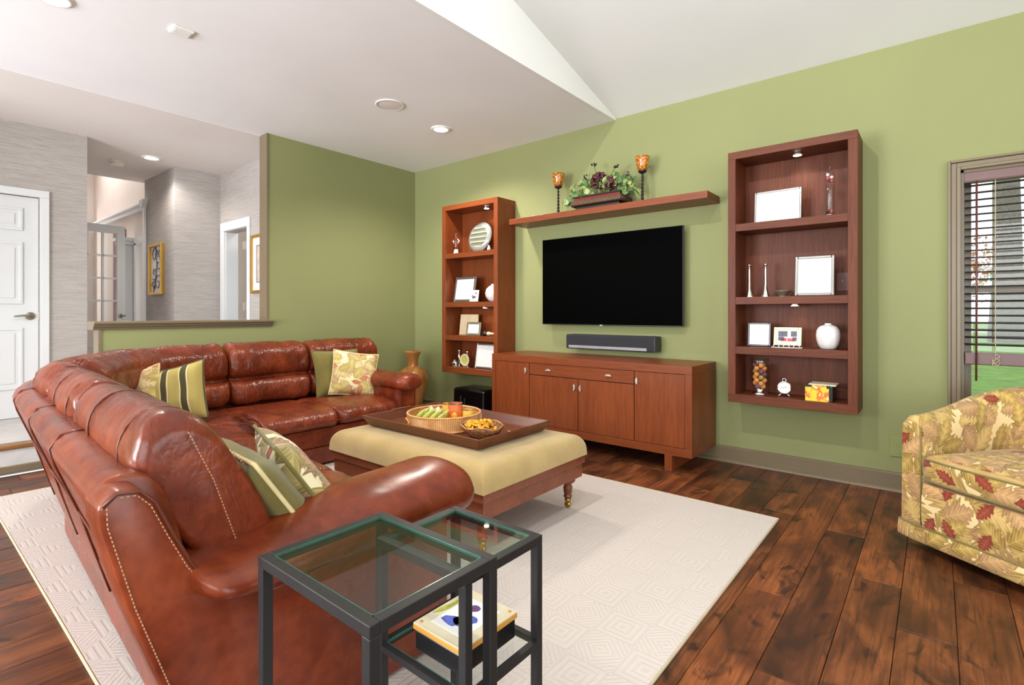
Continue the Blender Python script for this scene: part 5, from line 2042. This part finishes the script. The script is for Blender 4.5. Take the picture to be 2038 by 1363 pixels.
arm_pad(lambda u: (-1.335 + .01 * u, .490 + .030 * u + .03 * max(0.0, 1 - u / .12) ** 2), lambda u: (.166 * endr(u, .06, .5, .3) * (1 + .05 * u), (.036 + .05 * min(1.0, u / .55)) * endr(u, .06, .7, .35)), .43, 1.265, 46, 'Y', 'arm_pad', 2.2)
for la, s_ in (([(.168, .825), (.222, .70), (.296, .465)], -.012), ([(.24, .805), (.313, .705), (.36, .605), (.388, .51)], .045)):
    pts = []
    for d, z in la:
        p_, n_ = path_at(.02 + max(0, s_))
        tx_ = 0.0 if s_ > 0 else .012
        pts.append((p_.x + n_.x * d + tx_, p_.y + n_.y * d, z))
    dash(pts, .009, .0014, 'stitching')
MB().tube([(-1.174, .56 + .62 * i / 20, .468 + .012 * (i / 20)) for i in range(21)], .003, 6).build('seam_piping', 'leather_piping', sf, smooth=True, world=True)
# far arm
part('arm_base', 'leather', sf, (-4.25, -3.40, 2.685, 2.885, .02, .51), bev=.03, world=True)
arm_pad(lambda u: (2.785, .525), lambda u: (.135 * endr(u, .08, .8, .35), .075 * endr(u, .08, .8, .35)), -4.28, -3.315, 46, 'X', 'arm_pad', 5.2)
for x, y in ((-1.33, .55), (-1.33, 1.14), (-3.47, 2.8), (-4.2, 2.8)):
    part('foot', 'box_black', sf, (x - .03, x + .03, y - .03, y + .03, 0.011, .045), world=True)


# ------------------------------------------------------------------ pillows
def pillow(name, label, loc, rot, size, thick, mat, pipe, sx=1.0):
    r = thing(name, label, 'pillow', loc)
    r.rotation_euler = rot
    n = 26
    for side, nm in ((1, 'front'), (-1, 'back')):
        pass
    vs, fs, uv = [], [], []
    h = size / 2
    for side in (1, -1):
        o = len(vs)
        for j in range(n + 1):
            for i in range(n + 1):
                a, b = -1 + 2 * i / n, -1 + 2 * j / n
                # concave edges, pointed corners
                x = a * h * sx * (1 - .07 * (1 - b * b) * abs(a))
                z = b * h * (1 - .07 * (1 - a * a) * abs(b))
                t = thick / 2 * ((1 - a ** 4) * (1 - b ** 4)) ** .55
                t *= 1 + .12 * noise.noise(Vector((a * 2 + loc[0], b * 2 + loc[1], side)))
                vs.append((x, -side * t, z))
                uv.append((x + .5 + side * 1.3, z + .5))
        for j in range(n):
            for i in range(n):
                q = (o + j * (n + 1) + i, o + j * (n + 1) + i + 1, o + (j + 1) * (n + 1) + i + 1, o + (j + 1) * (n + 1) + i)
                fs.append(q if side == 1 else q[::-1])
    MB().add(vs, fs, uv).build('cover', mat, r, smooth=True)
    pts = []
    for (ax, ay, bx, by) in ((-1, -1, 1, -1), (1, -1, 1, 1), (1, 1, -1, 1), (-1, 1, -1, -1)):
        for i in range(16):
            t = i / 16
            a, b = ax + (bx - ax) * t, ay + (by - ay) * t
            pts.append((a * h * sx * (1 - .07 * (1 - b * b) * abs(a)), 0, b * h * (1 - .07 * (1 - a * a) * abs(b))))
    MB().tube(pts, .006, 7, closed=True).build('piping', pipe, r, smooth=True)
    return r


# far arm pair (lean against the back cushion facing +x)
pillow('throw_pillow', 'plain olive velvet pillow at the far arm behind the floral one', (-3.98, 2.50, .585), (R(-18), 0, R(80)), .40, .14, 'olive_velvet', 'olive_velvet')
pillow('throw_pillow', 'cream floral pillow leaning at the far arm of the sofa', (-3.84, 2.57, .578), (R(-16), R(9), R(66)), .38, .14, 'floral_pillow', 'cream_cord')
# corner pair
pillow('throw_pillow', 'cream floral pillow tucked behind the striped pillow', (-3.90, 1.02, .56), (R(-16), R(-16), R(36)), .36, .13, 'floral_pillow', 'cream_cord')
pillow('throw_pillow', 'olive and cream striped pillow in the sofa corner', (-3.74, 1.20, .575), (R(-16), R(-14), R(42)), .38, .15, 'stripe_fabric', 'stripe_dark')
# near pair
pillow('throw_pillow', 'plain olive velvet pillow against the near back cushion', (-1.55, .755, .525), (R(-34), 0, R(174)), .46, .12, 'olive_velvet', 'cream_cord')
pillow('throw_pillow', 'cream floral pillow in front of the near olive pillow', (-1.585, .895, .510), (R(-34), R(3), R(162)), .49, .12, 'floral_pillow_large', 'olive_velvet')

# ------------------------------------------------------------------ nesting glass tables


def glass_table(name, label, x0, x1, y0, y1, h, w, lower=None):
    t = thing(name, label, 'side table', ((x0 + x1) / 2, (y0 + y1) / 2, .0))
    z1, z0 = h, h - w
    for (a, b) in (((x0, x0 + w), (y0, y0 + w)), ((x1 - w, x1), (y0, y0 + w)), ((x0, x0 + w), (y1 - w, y1)), ((x1 - w, x1), (y1 - w, y1))):
        part('leg', 'black_metal', t, (a[0], a[1], b[0], b[1], .0115, z0), bev=.0015, world=True)
    m = MB().box(x0, x1, y0, y0 + w, z0, z1, bev=.0015).box(x0, x1, y1 - w, y1, z0, z1, bev=.0015).box(x0, x0 + w, y0 + w, y1 - w, z0, z1, bev=.0015).box(x1 - w, x1, y0 + w, y1 - w, z0, z1, bev=.0015)
    m.build('top_frame', 'black_metal', t, world=True)
    gl = part('glass_top', 'table_glass', t, (x0 + w, x1 - w, y0 + w, y1 - w, z1 - .006, z1 - .001), world=True)
    e = .0025
    m = MB().box(x0 + w, x1 - w, y0 + w, y0 + w + e, z1 - .006, z1 - .0005).box(x0 + w, x0 + w + e, y0 + w, y1 - w, z1 - .006, z1 - .0005).box(x0 + w, x1 - w, y1 - w - e, y1 - w, z1 - .006, z1 - .0005).box(x1 - w - e, x1 - w, y0 + w, y1 - w, z1 - .006, z1 - .0005)
    m.build('glass_edge', 'glass_edge', t, world=True)
    return t


t1 = glass_table('nesting_table', 'taller black metal side table with glass top', -1.118, -.722, .512, .833, .583, .0225)
part('stretcher', 'black_metal', t1, (-1.094, -.746, .516, .532, .17, .186), bev=.001, world=True)
t2 = glass_table('nesting_table', 'lower black metal side table with glass shelf beneath', -1.048, -.747, .762, 1.03, .557, .021)
zs = .305
x0, x1, y0, y1, w = -1.048, -.747, .762, 1.03, .016
m = MB().box(x0 + .021, x1 - .021, y0, y0 + w, zs - w, zs).box(x0 + .021, x1 - .021, y1 - w, y1, zs - w, zs).box(x0, x0 + w, y0 + .021, y1 - .021, zs - w, zs).box(x1 - w, x1, y0 + .021, y1 - .021, zs - w, zs)
m.build('shelf_frame', 'black_metal', t2, world=True)
part('glass_shelf', 'table_glass', t2, (x0 + w, x1 - w, y0 + w, y1 - w, zs - .006, zs - .001), world=True)
m = MB().box(x0 + w, x1 - w, y0 + w, y0 + w + .0025, zs - .006, zs).box(x0 + w, x0 + w + .0025, y0 + w, y1 - w, zs - .006, zs)
m.build('glass_edge', 'glass_edge', t2, world=True)
pb = thing('keepsake_box', 'black keepsake box with a pale wood photo lid on the glass shelf', 'box', (-.878, .898, zs), 0)
part('box_body', 'box_black', pb, (-.078, .078, -.092, .092, 0, .045), bev=.003)
part('lid', 'wood_honey', pb, (-.082, .082, -.096, .096, .047, .060), bev=.002)
part('lid_face', 'wood_pale', pb, (-.081, .081, -.095, .095, .060, .0625))
part('photo', 'paper', pb, (-.052, .052, -.066, .066, .0625, .0632))
for (a, b, c, d, mt) in ((-.045, .02, -.06, -.01, 'print_blue'), (-.02, .03, -.045, .0, 'print_grey'), (.0, .04, -.02, .015, 'print_blue'), (-.03, .015, .02, .055, 'print_violet'), (.018, .042, .03, .05, 'print_blue')):
    m = MB()
    n = 9
    rr = random.Random(int(a * 1000) + 77)
    out = [((a + b) / 2 + (b - a) / 2 * math.cos(2 * PI * k / n) * rr.uniform(.6, 1), (c + d) / 2 + (d - c) / 2 * math.sin(2 * PI * k / n) * rr.uniform(.6, 1)) for k in range(n)]
    m.prism(out, 'Z', .0632, .0637)
    m.build('photo_print', mt, pb)
m = MB().prism([(-.076, -.04), (-.064, -.03), (-.056, -.0), (-.058, .03), (-.068, .04), (-.07, .01), (-.076, -.01)], 'Z', .0625, .0632)
m.build('leaf_decal', 'print_green', pb)
m = MB().prism([(.058, .0), (.068, -.01), (.073, .02), (.064, .03)], 'Z', .0625, .0632)
m.build('leaf_decal', 'print_green', pb)
for sx in (-1, 1):
    for sy in (-1, 1):
        MB().lathe([(.0045, .0625), (.0045, .064), (.001, .065)], 12, (sx * .068, sy * .082, 0)).build('peg', 'wood_honey', pb, smooth=True)

# ------------------------------------------------------------------ floral tub chair
ch = thing('tub_chair', 'floral leaf patterned upholstered tub chair by the window', 'armchair', (.155 + .215, 3.13 - .235 + .40, 0), 0)
fx, fy = -.145, 3.12           # front left foot corner
dirx = Vector((.805, -.594))  # along the front, to the chair's other side
dirn = Vector((.594, .804))   # towards the chair's back
CWD = .84
cc_ = Vector((fx, fy)) + dirx * (CWD / 2)
ch.location = (cc_.x, cc_.y, 0)
ch.rotation_euler = (0, 0, math.atan2(dirx.y, dirx.x))
# local frame: x across the front, y towards the back, origin mid front
HW = CWD / 2 - .012
DEP = .80


def u_path(inset):
    pts = []
    r = HW - inset
    yc = DEP - HW
    n1 = 16
    for i in range(n1):
        pts.append((-r, inset * .0 + yc * i / n1 + .0))
    for i in range(41):
        a = PI - PI * i / 40
        pts.append((r * math.cos(a), yc + r * math.sin(a)))
    for i in range(1, n1 + 1):
        pts.append((r, yc - yc * i / n1))
    return pts


def chair_wall():
    P0 = u_path(0.0)
    n = len(P0)
    L = [0]
    for a, b in zip(P0[:-1], P0[1:]):
        L.append(L[-1] + math.hypot(a[0] - b[0], a[1] - b[1]))
    prof = []
    # cross-section: (t across thickness 0 outer..1 inner, height fraction)
    cs_ = [(0.0, .105), (0.0, .3), (0.02, .6), (.03, .85), (.06, .945), (.2, .99), (.45, 1.0), (.75, .985), (.93, .94), (1.0, .86), (1.0, .6), (1.0, .3), (1.0, .105)]
    vs, fs, uv = [], [], []
    TH = .115
    for i, (x, y) in enumerate(P0):
        j0, j1 = max(0, i - 1), min(n - 1, i + 1)
        tx, ty_ = P0[j1][0] - P0[j0][0], P0[j1][1] - P0[j0][1]
        q = math.hypot(tx, ty_)
        nx, ny = ty_ / q, -tx / q       # inward
        f = smoothstep(0.0, 1.0, max(0, min(1, y / DEP)))
        ht = .615 + .135 * f
        end = min(L[i], L[-1] - L[i])
        rd = math.sqrt(max(0.0, 1 - (1 - min(1, end / .035)) ** 2))
        v = 0
        last = None
        for (t, h) in cs_:
            tt = .5 + (t - .5) * (.92 + .08 * rd)
            hz = h if h < .9 else .9 + (h - .9) * (.6 + .4 * rd)
            lean = (.03 * f + .0) * (hz - .1)
            px, py, pz = x + nx * TH * tt - nx * lean, y + ny * TH * tt - ny * lean, hz * ht
            if last:
                v += math.dist(last, (px, py, pz))
            last = (px, py, pz)
            vs.append(last)
            uv.append((L[i], v))
    m = len(cs_)
    for i in range(n - 1):
        for k in range(m - 1):
            fs.append((i * m + k, (i + 1) * m + k, (i + 1) * m + k + 1, i * m + k + 1))
    # arm front faces
    for i in (0, n - 1):
        o = len(vs)
        for k in range(m):
            p = vs[i * m + k]
            vs.append(p)
            uv.append((p[0] + 2, p[2]))
        for k in range(m // 2):
            a, b, c, d = o + k, o + k + 1, o + m - 2 - k, o + m - 1 - k
            fs.append((a, b, c, d) if b != c else (a, b, d))
    return vs, fs, uv


MB().add(*chair_wall()).build('back_and_arms', 'floral_chair', ch, smooth=True, angle=55)
# front rail under the cushion, slightly proud of nothing
iw = HW - .112
m = MB()
vs, fs, uv = [], [], []
nx_, nz_ = 16, 8
for j in range(nz_ + 1):
    for i in range(nx_ + 1):
        x = -iw + 2 * iw * i / nx_
        z = .09 + (.315 - .09) * j / nz_
        y = -.008 - .012 * math.sin(PI * j / nz_)
        vs.append((x, y, z))
        uv.append((x + 4, z + .3))
for j in range(nz_):
    for i in range(nx_):
        fs.append((j * (nx_ + 1) + i, j * (nx_ + 1) + i + 1, (j + 1) * (nx_ + 1) + i + 1, (j + 1) * (nx_ + 1) + i))
m.add(vs, fs, uv)
m.build('front_rail', 'floral_chair', ch, smooth=True)
part('seat_deck', 'floral_chair', ch, (-iw, iw, .0, DEP - .14, .09, .315))


def round_cushion(z0, z1, inset, y_front, name):
    # plan outline: straight front, round back
    vs, fs, uv = [], [], []
    r = iw - inset
    yc = DEP - HW
    out = []
    for i in range(12):
        out.append((-r + 2 * r * i / 12, y_front - .015 * math.sin(PI * i / 12)))
    for i in range(8):
        out.append((r, y_front + (yc - y_front) * i / 8))
    for i in range(28):
        a = PI * i / 28
        out.append((r * math.cos(a), yc + (r) * math.sin(a)))
    for i in range(8):
        out.append((-r, yc - (yc - y_front) * i / 8))
    n = len(out)
    cx, cy = 0, (y_front + yc + r) / 2
    rows = [(0.0, z0 + .012), (.55, z0), (.9, z0), (.985, z0 + .012), (1.0, z0 + .03), (1.006, (z0 + z1) / 2), (1.0, z1 - .035), (.985, z1 - .02), (.95, z1 - .005), (.85, z1 + .006), (.6, z1 + .016), (.3, z1 + .02), (0.001, z1 + .02)]
    per = [0]
    for k in range(n):
        a, b = out[k], out[(k + 1) % n]
        per.append(per[-1] + math.hypot(a[0] - b[0], a[1] - b[1]))
    for ri, (f, z) in enumerate(rows):
        for k, (x, y) in enumerate(out):
            px, py = cx + (x - cx) * f, cy + (y - cy) * f
            vs.append((px, py, z))
            uv.append((px + 7, py + 2) if ri > 7 or ri < 3 else (per[k] + 9, z + 3))
    for i in range(len(rows) - 1):
        for k in range(n):
            k2 = (k + 1) % n
            fs.append((i * n + k, i * n + k2, (i + 1) * n + k2, (i + 1) * n + k))
    o = MB().add(vs, fs, uv).build(name, 'floral_chair', ch, smooth=True)
    for zz, f in ((z1 - .022, .992), (z0 + .018, .996)):
        MB().tube([(cx + (x - cx) * f, cy + (y - cy) * f, zz) for x, y in out], .0045, 6, closed=True).build('welt', 'olive_velvet', o, smooth=True)


round_cushion(.318, .452, .004, -.012, 'seat_cushion')
# skirt band round the foot of the chair
P1 = u_path(.0)
pl = [(-HW, -.010)] + P1 + [(HW, -.010)]
loop = pl + [(HW * (1 - 2 * i / 12), -.020) for i in range(1, 12)]
n = len(loop)
vs, fs, uv = [], [], []
per = 0
for k, (x, y) in enumerate(loop):
    if k:
        per += math.hypot(x - loop[k - 1][0], y - loop[k - 1][1])
    for (o_, z) in ((.0, .118), (.003, .112), (.006, .07), (.006, .05), (.0, .045)):
        d = math.hypot(x, y - .35)
        vs.append((x * (1 + o_ / d), .35 + (y - .35) * (1 + o_ / d), z))
        uv.append((per + 12, z))
for k in range(n):
    k2 = (k + 1) % n
    for j in range(4):
        fs.append((k * 5 + j, k2 * 5 + j, k2 * 5 + j + 1, k * 5 + j + 1))
MB().add(vs, fs, uv).build('skirt_band', 'floral_chair', ch, smooth=True, angle=50)
MB().tube([(x, y, .118) for x, y in loop], .0045, 6, closed=True).build('welt', 'olive_velvet', ch, smooth=True)
# welts on the arm fronts
for sx in (-1, 1):
    MB().tube([(sx * (HW - .1), -.004, .12), (sx * (HW - .1), -.006, .35), (sx * (HW - .098), -.004, .57)], .004, 6).build('welt', 'olive_velvet', ch, smooth=True)
m = MB()
for a in (R(60), R(120)):
    x, y = (HW - .116) * math.cos(a), (DEP - HW) + (HW - .116) * math.sin(a)
    m.tube([(x, y, .45), (x * 1.01, y * 1.005, .70)], .003, 6)
m.build('back_seam', 'olive_velvet', ch, smooth=True)
part('swivel_base', 'box_black', ch, (-.25, .25, .12, .62, 0.0, .09), bev=.02)
